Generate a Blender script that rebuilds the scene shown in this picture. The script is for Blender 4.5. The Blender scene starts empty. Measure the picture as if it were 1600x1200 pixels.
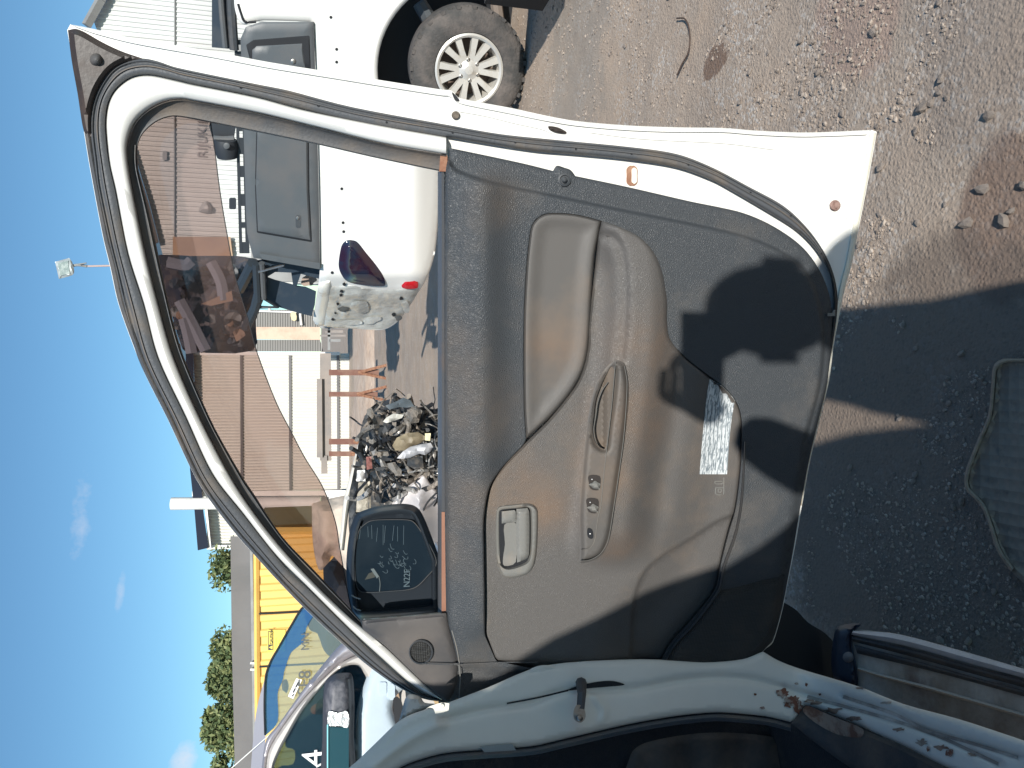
import bpy, math, random
import numpy as np
from mathutils import Vector, Matrix
from mathutils.geometry import delaunay_2d_cdt
random.seed(7); rng = np.random.default_rng(7)
S = bpy.context.scene
R = math.radians
# ------------------------------------------------------------ camera (phone held upright, picture stored sideways)
H, TH, FPX = 1.42, R(14.0), 1200.0
CAMP = Vector((0, 0, H))
FW = Vector((0, math.cos(TH), -math.sin(TH)))
DN = Vector((0, -math.sin(TH), -math.cos(TH)))
LF = Vector((-1, 0, 0))
cd = bpy.data.cameras.new('camera'); cam = bpy.data.objects.new('camera', cd); S.collection.objects.link(cam)
m = Matrix((( DN.x, -LF.x, -FW.x, 0), (DN.y, -LF.y, -FW.y, 0), (DN.z, -LF.z, -FW.z, H), (0, 0, 0, 1)))
cam.matrix_world = m
cd.sensor_width = 36; cd.lens = 27; cd.clip_start = 0.02; cd.clip_end = 3000
S.camera = cam
# ------------------------------------------------------------ light
SUN_EL, SUN_AZ = R(26.5), R(-1.2)          # sun low behind the photographer
SD = Vector((math.sin(SUN_AZ) * math.cos(SUN_EL), math.cos(SUN_AZ) * math.cos(SUN_EL), -math.sin(SUN_EL)))  # travel of light
w = bpy.data.worlds.new('World'); S.world = w; w.use_nodes = True
nt = w.node_tree; nt.nodes.clear()
def nn(nt, t, **k):
    n = nt.nodes.new(t)
    for a, b in k.items(): setattr(n, a, b)
    return n
sky = nn(nt, 'ShaderNodeTexSky', sky_type='NISHITA', sun_disc=False)
sky.sun_elevation = SUN_EL
sky.sun_rotation = math.pi + SUN_AZ
sky.air_density = 1.0; sky.dust_density = 0.1; sky.ozone_density = 1.6; sky.altitude = 600
bg = nn(nt, 'ShaderNodeBackground'); bg.inputs['Strength'].default_value = 0.09
wo = nn(nt, 'ShaderNodeOutputWorld')
def ray(px, py):
    return (FW + DN * ((px - 800) / FPX) + LF * ((py - 600) / FPX))
# thin clouds: noise kept to three small places of the sky
tc = nn(nt, 'ShaderNodeTexCoord'); col = sky.outputs[0]
for (cx, cy, ax, ay, amt, sc) in ((125, 812, 20, 80, .36, 13), (188, 925, 8, 42, .32, 14), (286, 1192, 24, 34, .6, 8)):
    c = ray(cx, cy).normalized()
    vz = (ray(cx + 1, cy) - ray(cx, cy)).normalized(); vx = Vector((1, 0, 0))
    def dot(v):
        d = nn(nt, 'ShaderNodeVectorMath', operation='DOT_PRODUCT'); nt.links.new(tc.outputs['Generated'], d.inputs[0]); d.inputs[1].default_value = v; return d.outputs['Value']
    def ma(op, a, b=None):
        n = nn(nt, 'ShaderNodeMath', operation=op)
        for i, q in enumerate((a, b)):
            if q is None: continue
            if isinstance(q, (int, float)): n.inputs[i].default_value = q
            else: nt.links.new(q, n.inputs[i])
        return n.outputs[0]
    e1 = ma('DIVIDE', ma('SUBTRACT', dot(vz), vz.dot(c)), ax / FPX * .8)
    e2 = ma('DIVIDE', ma('SUBTRACT', dot(vx), vx.dot(c)), ay / FPX * .8)
    nz = nn(nt, 'ShaderNodeTexNoise'); nz.inputs['Scale'].default_value = sc * 2.2; nz.inputs['Detail'].default_value = 9; nz.inputs['Roughness'].default_value = .68
    nt.links.new(tc.outputs['Generated'], nz.inputs['Vector'])
    r2 = ma('ADD', ma('MULTIPLY', e1, e1), ma('MULTIPLY', e2, e2))
    front = ma('GREATER_THAN', dot(c), .5)
    k = ma('SUBTRACT', ma('MULTIPLY', nz.outputs[0], 2.9), ma('ADD', r2, .72))
    k = nn(nt, 'ShaderNodeClamp'); kk = ma('MULTIPLY', ma('SUBTRACT', ma('MULTIPLY', nz.outputs[0], 2.9), ma('ADD', r2, .85)), amt)
    nt.links.new(kk, k.inputs['Value'])
    mx = nn(nt, 'ShaderNodeMix', data_type='RGBA'); nt.links.new(ma('MULTIPLY', k.outputs[0], front), mx.inputs['Factor'])
    nt.links.new(col, mx.inputs['A']); mx.inputs['B'].default_value = (11.0, 7.4, 7.2, 1); col = mx.outputs['Result']
tnt = nn(nt, 'ShaderNodeMix', data_type='RGBA', blend_type='MULTIPLY'); tnt.inputs['Factor'].default_value = 1; nt.links.new(col, tnt.inputs['A']); tnt.inputs['B'].default_value = (.72, 1.03, 1.12, 1); col = tnt.outputs['Result']
nt.links.new(col, bg.inputs['Color']); nt.links.new(bg.outputs[0], wo.inputs[0])
sl = bpy.data.lights.new('sun', 'SUN'); sl.energy = 4.6; sl.angle = R(.6); sl.color = (1, .95, .87)
so = bpy.data.objects.new('sun', sl); S.collection.objects.link(so)
so.rotation_euler = SD.to_track_quat('-Z', 'Y').to_euler()
S.view_settings.view_transform = 'Standard'; S.view_settings.look = 'None'; S.view_settings.gamma = 1
S.view_settings.exposure = 0.3
try: S.view_settings.use_curve_mapping = False
except Exception: pass
S.cycles.max_bounces = 8; S.cycles.transparent_max_bounces = 12

# ------------------------------------------------------------ materials
def mat(name, base, rough=.5, metal=0.0, var=None, dust=None, bump=None, bump2=None, spec=.5, coat=0.0, streak=None):
    """procedural material; var=(scale, colour, lo, hi), dust the same, bump=(kind, scale, distance)"""
    M = bpy.data.materials.new(name); M.use_nodes = True; t = M.node_tree; b = t.nodes['Principled BSDF']
    b.inputs['Roughness'].default_value = rough; b.inputs['Metallic'].default_value = metal
    b.inputs['Specular IOR Level'].default_value = spec; b.inputs['Coat Weight'].default_value = coat
    b.inputs['Coat Roughness'].default_value = .08
    co = nn(t, 'ShaderNodeTexCoord').outputs['Object']
    c = None
    rgb = nn(t, 'ShaderNodeRGB'); rgb.outputs[0].default_value = (*base, 1); c = rgb.outputs[0]
    rr = None
    for q, kind in ((var, 0), (dust, 1), (streak, 2)):
        if not q: continue
        sc, cl, lo, hi = q[:4]
        no = nn(t, 'ShaderNodeTexNoise'); no.inputs['Scale'].default_value = sc; no.inputs['Detail'].default_value = 7; no.inputs['Roughness'].default_value = .62
        v = co
        if kind == 2:
            mp = nn(t, 'ShaderNodeMapping'); mp.inputs['Scale'].default_value = q[4]; t.links.new(co, mp.inputs['Vector']); v = mp.outputs[0]
        t.links.new(v, no.inputs['Vector'])
        mr = nn(t, 'ShaderNodeMapRange'); mr.inputs['From Min'].default_value = lo; mr.inputs['From Max'].default_value = hi
        t.links.new(no.outputs[0], mr.inputs['Value'])
        mx = nn(t, 'ShaderNodeMix', data_type='RGBA'); t.links.new(mr.outputs[0], mx.inputs['Factor'])
        t.links.new(c, mx.inputs['A']); mx.inputs['B'].default_value = (*cl, 1); c = mx.outputs['Result']
        if kind == 1:
            r = nn(t, 'ShaderNodeMapRange'); r.inputs['To Min'].default_value = rough; r.inputs['To Max'].default_value = min(.95, rough + .35)
            t.links.new(mr.outputs[0], r.inputs['Value']); t.links.new(r.outputs[0], b.inputs['Roughness'])
    t.links.new(c, b.inputs['Base Color'])
    nrm = None
    for q in (bump, bump2):
        if not q: continue
        kind, sc, dist = q
        if kind == 'grain':
            n1 = nn(t, 'ShaderNodeTexVoronoi', feature='DISTANCE_TO_EDGE'); n1.inputs['Scale'].default_value = sc
            o = n1.outputs['Distance']
        elif kind == 'dots':
            n1 = nn(t, 'ShaderNodeTexVoronoi'); n1.inputs['Scale'].default_value = sc; n1.inputs['Randomness'].default_value = .05; o = n1.outputs['Distance']
        else:
            n1 = nn(t, 'ShaderNodeTexNoise'); n1.inputs['Scale'].default_value = sc; n1.inputs['Detail'].default_value = 5; o = n1.outputs[0]
        t.links.new(co, n1.inputs['Vector'])
        bp = nn(t, 'ShaderNodeBump'); bp.inputs['Distance'].default_value = dist; bp.inputs['Strength'].default_value = 1
        t.links.new(o, bp.inputs['Height'])
        if nrm: t.links.new(nrm, bp.inputs['Normal'])
        nrm = bp.outputs[0]
    if nrm: t.links.new(nrm, b.inputs['Normal'])
    return M
def glass(name, tint, diff=.1, dcol=(.2, .15, .12), gloss=.06, noise=None):
    M = bpy.data.materials.new(name); M.use_nodes = True; t = M.node_tree; t.nodes.clear()
    o = nn(t, 'ShaderNodeOutputMaterial'); tr = nn(t, 'ShaderNodeBsdfTransparent'); tr.inputs[0].default_value = (*tint, 1)
    df = nn(t, 'ShaderNodeBsdfDiffuse'); df.inputs[0].default_value = (*dcol, 1)
    gl = nn(t, 'ShaderNodeBsdfGlossy'); gl.inputs['Roughness'].default_value = .04
    m1 = nn(t, 'ShaderNodeMixShader'); m1.inputs[0].default_value = diff
    m2 = nn(t, 'ShaderNodeMixShader')
    lw = nn(t, 'ShaderNodeFresnel'); lw.inputs['IOR'].default_value = 1.45
    t.links.new(lw.outputs[0], m2.inputs[0])
    if noise:
        no = nn(t, 'ShaderNodeTexNoise'); no.inputs['Scale'].default_value = noise; no.inputs['Detail'].default_value = 6
        co = nn(t, 'ShaderNodeTexCoord'); t.links.new(co.outputs['Object'], no.inputs['Vector'])
        mr = nn(t, 'ShaderNodeMapRange'); mr.inputs['From Min'].default_value = .4; mr.inputs['From Max'].default_value = .75
        mr.inputs['To Min'].default_value = diff * .6; mr.inputs['To Max'].default_value = min(1, diff * 2.4)
        t.links.new(no.outputs[0], mr.inputs['Value']); t.links.new(mr.outputs[0], m1.inputs[0])
    t.links.new(tr.outputs[0], m1.inputs[1]); t.links.new(df.outputs[0], m1.inputs[2])
    t.links.new(m1.outputs[0], m2.inputs[1]); t.links.new(gl.outputs[0], m2.inputs[2]); t.links.new(m2.outputs[0], o.inputs[0])
    return M
DUST = (.30, .215, .16)
m_white = mat('white car paint', (.80, .80, .77), .28, coat=.5, dust=(3.2, (.62, .56, .46), .62, .95), bump=('n', 9, .0006))
m_whitejamb = mat('jamb paint with grime', (.80, .785, .715), .38, coat=.25, var=(2.3, (.68, .67, .61), .35, .75), dust=(5, (.42, .34, .26), .62, .80), bump=('n', 14, .0008))
m_sill = mat('sill paint with rust and mud', (.66, .69, .67), .4, coat=.2, var=(2.0, (.5, .5, .47), .4, .75), dust=(9, (.27, .12, .075), .63, .69), streak=(6, (.40, .31, .23), .50, .78, (1, 1, 1)), bump=('n', 22, .0012))
m_edge = mat('creamy paint edge', (.78, .76, .66), .45, dust=(14, (.5, .38, .24), .55, .75))
m_black = mat('black grained vinyl', (.052, .059, .067), .5, dust=(5.5, (.16, .14, .12), .52, .95), bump=('grain', 360, .0016), bump2=('n', 900, .0002), spec=.45)
m_blackfine = mat('black moulded plastic', (.052, .060, .069), .5, dust=(6, (.15, .125, .105), .48, .88), bump=('n', 1300, .00035))
m_grey = mat('warm grey door plastic', (.112, .107, .102), .5, dust=(4.5, (.22, .165, .12), .52, .88), bump=('n', 1500, .0004), spec=.4)
m_greyg = mat('warm grey grained plastic', (.111, .106, .102), .48, dust=(4.5, (.22, .165, .12), .52, .88), bump=('grain', 420, .0012), spec=.45)
m_greysm = mat('smooth grey handle plastic', (.20, .20, .19), .38, dust=(12, (.27, .22, .17), .5, .8), bump=('n', 500, .0003))
m_rub = mat('black rubber seal', (.080, .087, .097), .55, dust=(13, (.17, .14, .11), .50, .80), bump=('n', 240, .0008))
m_rubdusty = mat('dusty black rubber channel', (.088, .090, .094), .6, dust=(8, (.21, .165, .125), .46, .78), bump=('n', 240, .0008))
m_browncover = mat('browned black plastic cover', (.040, .031, .028), .45, dust=(10, (.10, .065, .048), .50, .80), bump=('n', 160, .0003))
m_rust = mat('rust brown steel', (.23, .10, .06), .8, var=(25, (.38, .22, .14), .4, .7), bump=('n', 120, .002))
m_dark = mat('dark void plastic', (.012, .014, .018), .7)
m_carpet = mat('dark grey carpet', (.022, .023, .028), .95, dust=(6, (.09, .075, .065), .56, .80), bump=('n', 300, .004))
m_trimgrey = mat('scuffed dark sill trim', (.05, .048, .05), .6, dust=(7, (.17, .13, .10), .42, .72), bump=('n', 90, .002))
m_mesh = mat('speaker grille plastic', (.035, .036, .036), .6, dust=(9, (.10, .085, .07), .5, .8), bump=('dots', 330, .004))
m_steel = mat('zinc steel', (.42, .41, .39), .38, .9, var=(40, (.25, .2, .15), .45, .7))
m_label = None
m_mirror = mat('dusty dark mirror glass', (.010, .018, .027), .14, var=(16, (.016, .026, .036), .5, .8), spec=.18)  # dark base colour stands in for the mirror's reflection
m_mhouse = mat('black mirror housing', (.022, .028, .036), .3, dust=(10, (.09, .09, .09), .55, .9), spec=.5)
m_tyre = mat('dusty tyre rubber', (.062, .060, .058), .85, dust=(7, (.17, .145, .13), .42, .78), bump=('n', 60, .006))
m_rim = mat('brushed alloy', (.66, .64, .59), .32, .35, dust=(12, (.45, .37, .27), .55, .85))
m_canopy = mat('grey canopy powder coat', (.090, .102, .112), .42, dust=(2.2, (.13, .12, .115), .45, .85), bump=('n', 900, .0004))
m_blue = mat('navy painted sheet', (.020, .035, .055), .5, dust=(3, (.06, .07, .08), .5, .8))
m_tail = mat('smoked tail lamp lens', (.022, .007, .018), .08, var=(5, (.012, .02, .04), .42, .58), coat=1, spec=.7)
m_red = mat('red reflector plastic', (.42, .012, .018), .2, coat=.6)
m_crump = mat('crumpled white bodywork', (.62, .63, .60), .35, coat=.3, var=(5, (.40, .40, .37), .4, .7), dust=(7, (.36, .31, .25), .55, .8), bump=('n', 14, .008))
m_shed = mat('pale zinc cladding', (.56, .58, .57), .5, .15, var=(.9, (.45, .46, .45), .4, .7), streak=(1.2, (.42, .39, .36), .5, .85, (3, 3, .25)))
m_gutter = mat('grey gutter sheet', (.27, .28, .28), .5, var=(2, (.2, .2, .2), .4, .7))
m_wshed = mat('white shed cladding', (.64, .63, .58), .6, streak=(.9, (.6, .56, .50), .5, .85, (3, 3, .3)))
m_droof = mat('charcoal roof sheet', (.022, .028, .045), .8, spec=.1)
m_yellow = mat('yellow container paint', (.82, .53, .15), .55, streak=(.8, (.70, .42, .12), .48, .85, (2.5, 2.5, .3)))
m_fascia = mat('weathered grey fascia', (.17, .165, .165), .8, var=(.7, (.14, .135, .135), .4, .7), streak=(.5, (.12, .12, .12), .55, .8, (2, 2, .4)))
m_wtrim = mat('white trim', (.78, .77, .74), .5, var=(3, (.6, .58, .55), .5, .8))
m_bank = mat('pale dirt bank', (.56, .43, .33), .95, var=(.6, (.46, .34, .26), .35, .7), dust=(3, (.62, .52, .43), .4, .8), bump=('n', 4, .06))
m_redsteel = mat('red oxide steel', (.17, .075, .055), .7, dust=(3, (.30, .2, .15), .45, .8))
m_beam = mat('weathered grey beam', (.24, .22, .21), .75, dust=(2, (.36, .31, .27), .4, .75))
m_silver = mat('silver car paint', (.42, .40, .43), .3, .45, coat=.8, dust=(3, (.40, .37, .36), .6, .9))
m_lsilver = mat('pale silver door frame', (.60, .57, .54), .35, .2, coat=.5)
m_bluewhite = mat('pale blue white bodywork', (.52, .62, .70), .3, coat=.5, var=(3, (.46, .54, .60), .4, .7))
m_tape = mat('silver tape', (.75, .78, .78), .28, .5, bump=('n', 60, .006))
m_teal = mat('dark teal mirror glass', (.02, .07, .09), .12, spec=.7)
m_leaf = [mat('leaf green a', (.19, .23, .09), .7, var=(.9, (.11, .15, .06), .4, .6)), mat('leaf green b', (.30, .31, .13), .7, var=(.9, (.16, .19, .075), .4, .6)), mat('leaf green c', (.08, .12, .05), .7)]
m_bark = mat('bark', (.12, .09, .07), .9, bump=('n', 8, .02))
m_ink = mat('black marker ink', (.03, .03, .035), .6)
m_whiteink = mat('white marker ink', (.85, .85, .85), .6)
m_faint = mat('faded grey lettering', (.28, .27, .27), .7)
m_stone = mat('pale grey stone', (.33, .285, .25), .9, var=(30, (.24, .19, .16), .4, .7), bump=('n', 300, .002))
m_cloth = mat('dark work clothes', (.04, .045, .06), .9); m_skin = mat('skin', (.35, .2, .14), .6); m_hair = mat('dark hair', (.02, .015, .01), .8)
m_orange = mat('orange plastic', (.55, .12, .04), .5)
m_glassS = glass('clear car glass', (.78, .86, .86), .30, (.26, .32, .31))
m_band = glass('blue sun band glass', (.36, .56, .80), .30, (.09, .25, .48))
m_shield = glass('smoked brown acrylic', (.68, .60, .575), .085, (.27, .20, .18), noise=3)
m_sideglass = glass('dark side glass', (.40, .52, .58), .2, (.03, .08, .11))

# ------------------------------------------------------------ linking
L0 = {}
def tag(o, label=None, cat=None, group=None, kind=None):
    if label: o['label'] = label
    if cat: o['category'] = cat
    if group: o['group'] = group
    if kind: o['kind'] = kind
    return o
def empty(name, loc, label, cat, group=None):
    o = bpy.data.objects.new(name, None); S.collection.objects.link(o); o.location = loc; o.empty_display_size = .1
    L0[o.name] = Vector(loc); return tag(o, label, cat, group)
def link(name, V, F, mt, parent=None, angle=35, smooth=True, origin=None):
    me = bpy.data.meshes.new(name)
    V = np.asarray(V, dtype=np.float64).reshape(-1, 3)
    L = Vector((0, 0, 0))
    if parent is not None: L = L0[parent.name]
    elif origin is not None: L = Vector(origin)
    me.from_pydata((V - np.array(L)).tolist(), [], F)
    me.materials.append(mt)
    o = bpy.data.objects.new(name, me); S.collection.objects.link(o)
    if parent is not None: o.parent = parent; L0[o.name] = L
    else: o.location = L; L0[o.name] = L
    if smooth:
        me.shade_smooth()
        if angle < 180: me.set_sharp_from_angle(angle=R(angle))
    return o
class MB:
    def __init__(s): s.v = []; s.f = []
    def add(s, v, f):
        n = len(s.v); s.v += [tuple(q) for q in v]; s.f += [tuple(i + n for i in g) for g in f]; return s
    def box(s, c, sz, rot=None):
        c = Vector(c); out = []
        for i in range(8):
            p = Vector(((i & 1) - .5, ((i >> 1) & 1) - .5, ((i >> 2) & 1) - .5)); p = Vector((p.x * sz[0], p.y * sz[1], p.z * sz[2]))
            if rot is not None: p = rot @ p
            out.append(c + p)
        return s.add(out, [(0, 2, 3, 1), (4, 5, 7, 6), (0, 1, 5, 4), (2, 6, 7, 3), (0, 4, 6, 2), (1, 3, 7, 5)])
    def tube(s, pts, r, n=8, cap=True):
        pts = [Vector(p) for p in pts]; rs = r if hasattr(r, '__len__') else [r] * len(pts)
        up = None; base = len(s.v); vs = []
        for i, p in enumerate(pts):
            d = (pts[min(i + 1, len(pts) - 1)] - pts[max(i - 1, 0)]).normalized()
            if up is None: up = Vector((0, 0, 1)) if abs(d.z) < .9 else Vector((1, 0, 0))
            a = d.cross(up).normalized(); b = d.cross(a).normalized(); up = -b if False else b.cross(d) if False else up
            for k in range(n):
                t = 2 * math.pi * k / n; vs.append(p + a * (math.cos(t) * rs[i]) + b * (math.sin(t) * rs[i]))
        fs = []
        for i in range(len(pts) - 1):
            for k in range(n): fs.append((i * n + k, i * n + (k + 1) % n, (i + 1) * n + (k + 1) % n, (i + 1) * n + k))
        if cap: fs.append(tuple(range(n))[::-1]); fs.append(tuple((len(pts) - 1) * n + k for k in range(n)))
        return s.add(vs, fs)
    def lathe(s, prof, c, ax, n=48, close=False):
        ax = Vector(ax).normalized(); a = ax.cross(Vector((0, 0, 1))).normalized(); b = ax.cross(a); c = Vector(c); vs = []
        for (r, h) in prof:
            for k in range(n):
                t = 2 * math.pi * k / n; vs.append(c + ax * h + a * (r * math.cos(t)) + b * (r * math.sin(t)))
        fs = []
        m = len(prof)
        for i in range(m - 1 + (1 if close else 0)):
            j = (i + 1) % m
            for k in range(n): fs.append((i * n + k, i * n + (k + 1) % n, j * n + (k + 1) % n, j * n + k))
        return s.add(vs, fs)
    def build(s, name, mt, parent=None, **k): return link(name, s.v, s.f, mt, parent, **k)
# ------------------------------------------------------------ planes of the real place, addressed through the surveyed sight lines
class Plane:
    def __init__(s, p, n): s.p = Vector(p); s.n = Vector(n).normalized()
    def __call__(s, px, py, off=0.0):
        d = ray(px, py); q = s.p + s.n * off
        t = (q - CAMP).dot(s.n) / d.dot(s.n); return CAMP + d * t
def PY(y): return Plane((0, y, 0), (0, -1, 0))
def PZ(z): return Plane((0, 0, z), (0, 0, 1))
def cr(pts, n=6, closed=False):
    """Catmull-Rom through points; a third value 1 marks a sharp corner"""
    P = [np.array(p[:2], float) for p in pts]; C = [len(p) > 2 and p[2] for p in pts]; N = len(P); out = []
    rngi = range(N if closed else N - 1)
    for i in rngi:
        p1, p2 = P[i], P[(i + 1) % N]
        p0 = P[(i - 1) % N] if (closed or i > 0) else 2 * p1 - p2
        p3 = P[(i + 2) % N] if (closed or i + 2 < N) else 2 * p2 - p1
        if C[i]: p0 = 2 * p1 - p2
        if C[(i + 1) % N]: p3 = 2 * p2 - p1
        # centripetal-ish limit of overshoot
        l = np.linalg.norm(p2 - p1) + 1e-9
        m1 = (p2 - p0) / 2; m2 = (p3 - p1) / 2
        for mm in (m1, m2):
            q = np.linalg.norm(mm)
            if q > l: mm *= l / q
        for k in range(n):
            t = k / n; h1 = 2 * t**3 - 3 * t**2 + 1; h2 = t**3 - 2 * t**2 + t; h3 = -2 * t**3 + 3 * t**2; h4 = t**3 - t**2
            out.append(h1 * p1 + h2 * m1 + h3 * p2 + h4 * m2)
    if not closed: out.append(P[-1])
    return np.array(out)
def resample(P, n):
    P = np.asarray(P, float); d = np.r_[0, np.cumsum(np.linalg.norm(np.diff(P, axis=0), axis=1))]
    t = np.linspace(0, d[-1], n); return np.c_[np.interp(t, d, P[:, 0]), np.interp(t, d, P[:, 1])]
def pdist(Q, poly, closed=True):
    Q = np.asarray(Q, float); A = np.asarray(poly, float); B = np.roll(A, -1, axis=0) if closed else A[1:]
    if not closed: A = A[:-1]
    best = np.full(len(Q), 1e18)
    for a, b in zip(A, B):
        ab = b - a; l = ab @ ab
        t = np.clip(((Q - a) @ ab) / (l + 1e-12), 0, 1); dd = ((Q - a - t[:, None] * ab) ** 2).sum(1); best = np.minimum(best, dd)
    return np.sqrt(best)
def inpoly(Q, poly):
    Q = np.asarray(Q, float); x, y = Q[:, 0], Q[:, 1]; A = np.asarray(poly, float); B = np.roll(A, -1, axis=0); r = np.zeros(len(Q), bool)
    for (x1, y1), (x2, y2) in zip(A, B):
        if y1 == y2: continue
        c = ((y1 > y) != (y2 > y)) & (x < (x2 - x1) * (y - y1) / (y2 - y1) + x1); r ^= c
    return r
def ss(a, b, x):
    t = np.clip((x - a) / (b - a), 0, 1); return t * t * (3 - 2 * t)
def sheet(name, outline, place, h, mt, parent, holes=(), step=10, thick=.004, rings=(), closed_n=None, angle=32, back=True, feat=()):
    """a moulded sheet: outline, inner relief h(x, y, distance from rim) and real thickness"""
    def dense(q):
        q = np.asarray(q, float); out = []
        for a_, b_ in zip(q, np.roll(q, -1, 0)):
            k = max(1, int(math.ceil(np.linalg.norm(b_ - a_) / step))); out += [a_ + (b_ - a_) * i / k for i in range(k)]
        return np.array(out)
    O = dense(outline); loops = [O] + [dense(q) for q in holes]
    pts = []; edges = []
    for lp in loops:
        b = len(pts); pts += lp.tolist(); k = len(lp); edges += [(b + i, b + (i + 1) % k) for i in range(k)]
    mn, mxx = O.min(0), O.max(0)
    gx = np.arange(mn[0] + step * .5, mxx[0], step); gy = np.arange(mn[1] + step * .5, mxx[1], step)
    G = np.array([(x + (step * .5 if j % 2 else 0), y) for j, y in enumerate(gy) for x in gx]) if len(gx) and len(gy) else np.zeros((0, 2))
    if len(G):
        keep = inpoly(G, O)
        for q in loops[1:]: keep &= ~inpoly(G, q)
        G = G[keep]
    if len(G):
        d = np.min([pdist(G, q) for q in loops], axis=0); G = G[d > max([step * .45] + [r + step * .3 for r in rings])]
    extra = [G] if len(G) else []
    for r in rings:
        for lp in loops:
            t = np.roll(lp, -1, 0) - np.roll(lp, 1, 0); t /= np.linalg.norm(t, axis=1)[:, None] + 1e-9
            nrm = np.c_[-t[:, 1], t[:, 0]]
            for sgn in (1, -1):
                Q = lp + nrm * r * sgn; k = inpoly(Q, O)
                for q in loops[1:]: k &= ~inpoly(Q, q)
                Q = Q[k]
                if not len(Q): continue
                dd = np.min([pdist(Q, q) for q in loops], axis=0); Q = Q[dd > r * .93]
                if len(Q): extra.append(Q)
    allp = pts + [tuple(p) for e in extra for p in e.tolist()]
    for (ln, offs) in feat:
        ln = np.asarray(ln, float); t = np.gradient(ln, axis=0); t /= np.linalg.norm(t, axis=1)[:, None] + 1e-9; nrm = np.c_[-t[:, 1], t[:, 0]]
        base_pts = np.array(allp); 
        if len(offs):
            dgrid = pdist(base_pts[len(pts):], ln, closed=False) if len(base_pts) > len(pts) else np.zeros(0)
            allp = allp[:len(pts)] + [p for p, q in zip(allp[len(pts):], dgrid) if q > max(abs(o) for o in offs) * 1.05 + 1]
        for o in offs:
            Q = ln + nrm * o; k = inpoly(Q, O)
            for q in loops[1:]: k &= ~inpoly(Q, q)
            Q = Q[k]
            if len(Q): dd = np.min([pdist(Q, q) for q in loops], axis=0); Q = Q[dd > .8]; allp += [tuple(p) for p in Q.tolist()]
    vo, eo, fo, *_ = delaunay_2d_cdt([Vector(p) for p in allp], edges, [], 0, 1e-5)
    V2 = np.array([(v.x, v.y) for v in vo]); F = np.array([f for f in fo if len(f) == 3])
    cen = V2[F].mean(1); k = inpoly(cen, O)
    for q in loops[1:]: k &= ~inpoly(cen, q)
    F = F[k]
    used = np.unique(F); rem = -np.ones(len(V2), int); rem[used] = np.arange(len(used)); V2 = V2[used]; F = rem[F]
    dist = np.min([pdist(V2, q) for q in loops], axis=0)
    off = h(V2[:, 0], V2[:, 1], dist) if callable(h) else np.full(len(V2), float(h))
    V3 = [place(x, y, o) for (x, y), o in zip(V2, off)]
    # orient towards the camera
    f0 = F[0]; nrm = (V3[f0[1]] - V3[f0[0]]).cross(V3[f0[2]] - V3[f0[0]])
    if nrm.dot(CAMP - V3[f0[0]]) < 0: F = F[:, ::-1]
    faces = [tuple(int(i) for i in f) for f in F]
    if back:
        cnt = {}
        for f in faces:
            for i in range(3):
                e = (f[i], f[(i + 1) % 3]); key = (min(e), max(e)); cnt.setdefault(key, []).append(e)
        bm = {}
        n = len(V3)
        V3 = V3 + [place(x, y, o - thick) for (x, y), o in zip(V2, off)]
        faces += [tuple(i + n for i in f[::-1]) for f in faces]
        for key, es in cnt.items():
            if len(es) == 1: a, b = es[0]; faces.append((b, a, a + n, b + n))
    return link(name, V3, faces, mt, parent, angle=angle)
def band(name, A, B, prof, place, mt, parent, n=140, angle=50, closed=False):
    """a strip between two lines with a moulded cross-section prof=[(t, offset)]"""
    A = resample(A, n); B = resample(B, n); V = []; m = len(prof)
    for a, b in zip(A, B):
        for (t, o) in prof: q = a + (b - a) * t; V.append(place(q[0], q[1], o))
    F = []
    for i in range(n - 1):
        for j in range(m - 1): F.append((i * m + j, i * m + j + 1, (i + 1) * m + j + 1, (i + 1) * m + j))
    F.append(tuple(range(m))); F.append(tuple((n - 1) * m + j for j in range(m))[::-1])
    # back face closes it
    for i in range(n - 1): F.append((i * m, (i + 1) * m, (i + 1) * m + m - 1, i * m + m - 1))
    return link(name, V, F, mt, parent, angle=angle)
def rod(name, pts, r, place, mt, parent, n=8, off=0.0, per=5):
    P = cr(pts, per); return MB().tube([place(x, y, off) for x, y in P], r, n).build(name, mt, parent)
def disc(name, c, r, place, mt, parent, off=0.0, prof=None, n=28):
    """round moulded boss in the plane; prof=[(radius factor, offset)]"""
    V = []; prof = prof or [(1, 0), (1, .003), (.8, .005), (0.01, .005)]
    for (k, o) in prof:
        for i in range(n): t = 2 * math.pi * i / n; V.append(place(c[0] + r * k * math.cos(t), c[1] + r * k * math.sin(t), off + o))
    F = []; m = len(prof)
    for i in range(m - 1):
        for k in range(n): F.append((i * n + k, i * n + (k + 1) % n, (i + 1) * n + (k + 1) % n, (i + 1) * n + k))
    F.append(tuple((m - 1) * n + k for k in range(n)))
    return link(name, V, F, mt, parent, angle=40)
def text(name, s, size, pos, mt, parent=None, rx=Vector((1, 0, 0)), up=Vector((0, 0, 1)), depth=.001, bold=0.0, label=None):
    cu = bpy.data.curves.new(name, 'FONT'); cu.body = s; cu.size = size; cu.extrude = depth; cu.offset = bold; cu.resolution_u = 3
    t = bpy.data.objects.new(name, cu); S.collection.objects.link(t)
    me = bpy.data.meshes.new_from_object(t, depsgraph=bpy.context.evaluated_depsgraph_get()); bpy.data.objects.remove(t)
    n = rx.cross(up); V = [tuple(Vector(pos) + rx * v.co.x + up * v.co.y + n * v.co.z) for v in me.vertices]
    F = [tuple(p.vertices) for p in me.polygons]; bpy.data.meshes.remove(me); bpy.data.curves.remove(cu)
    return link(name, V, F, mt, parent, smooth=False)

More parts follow.
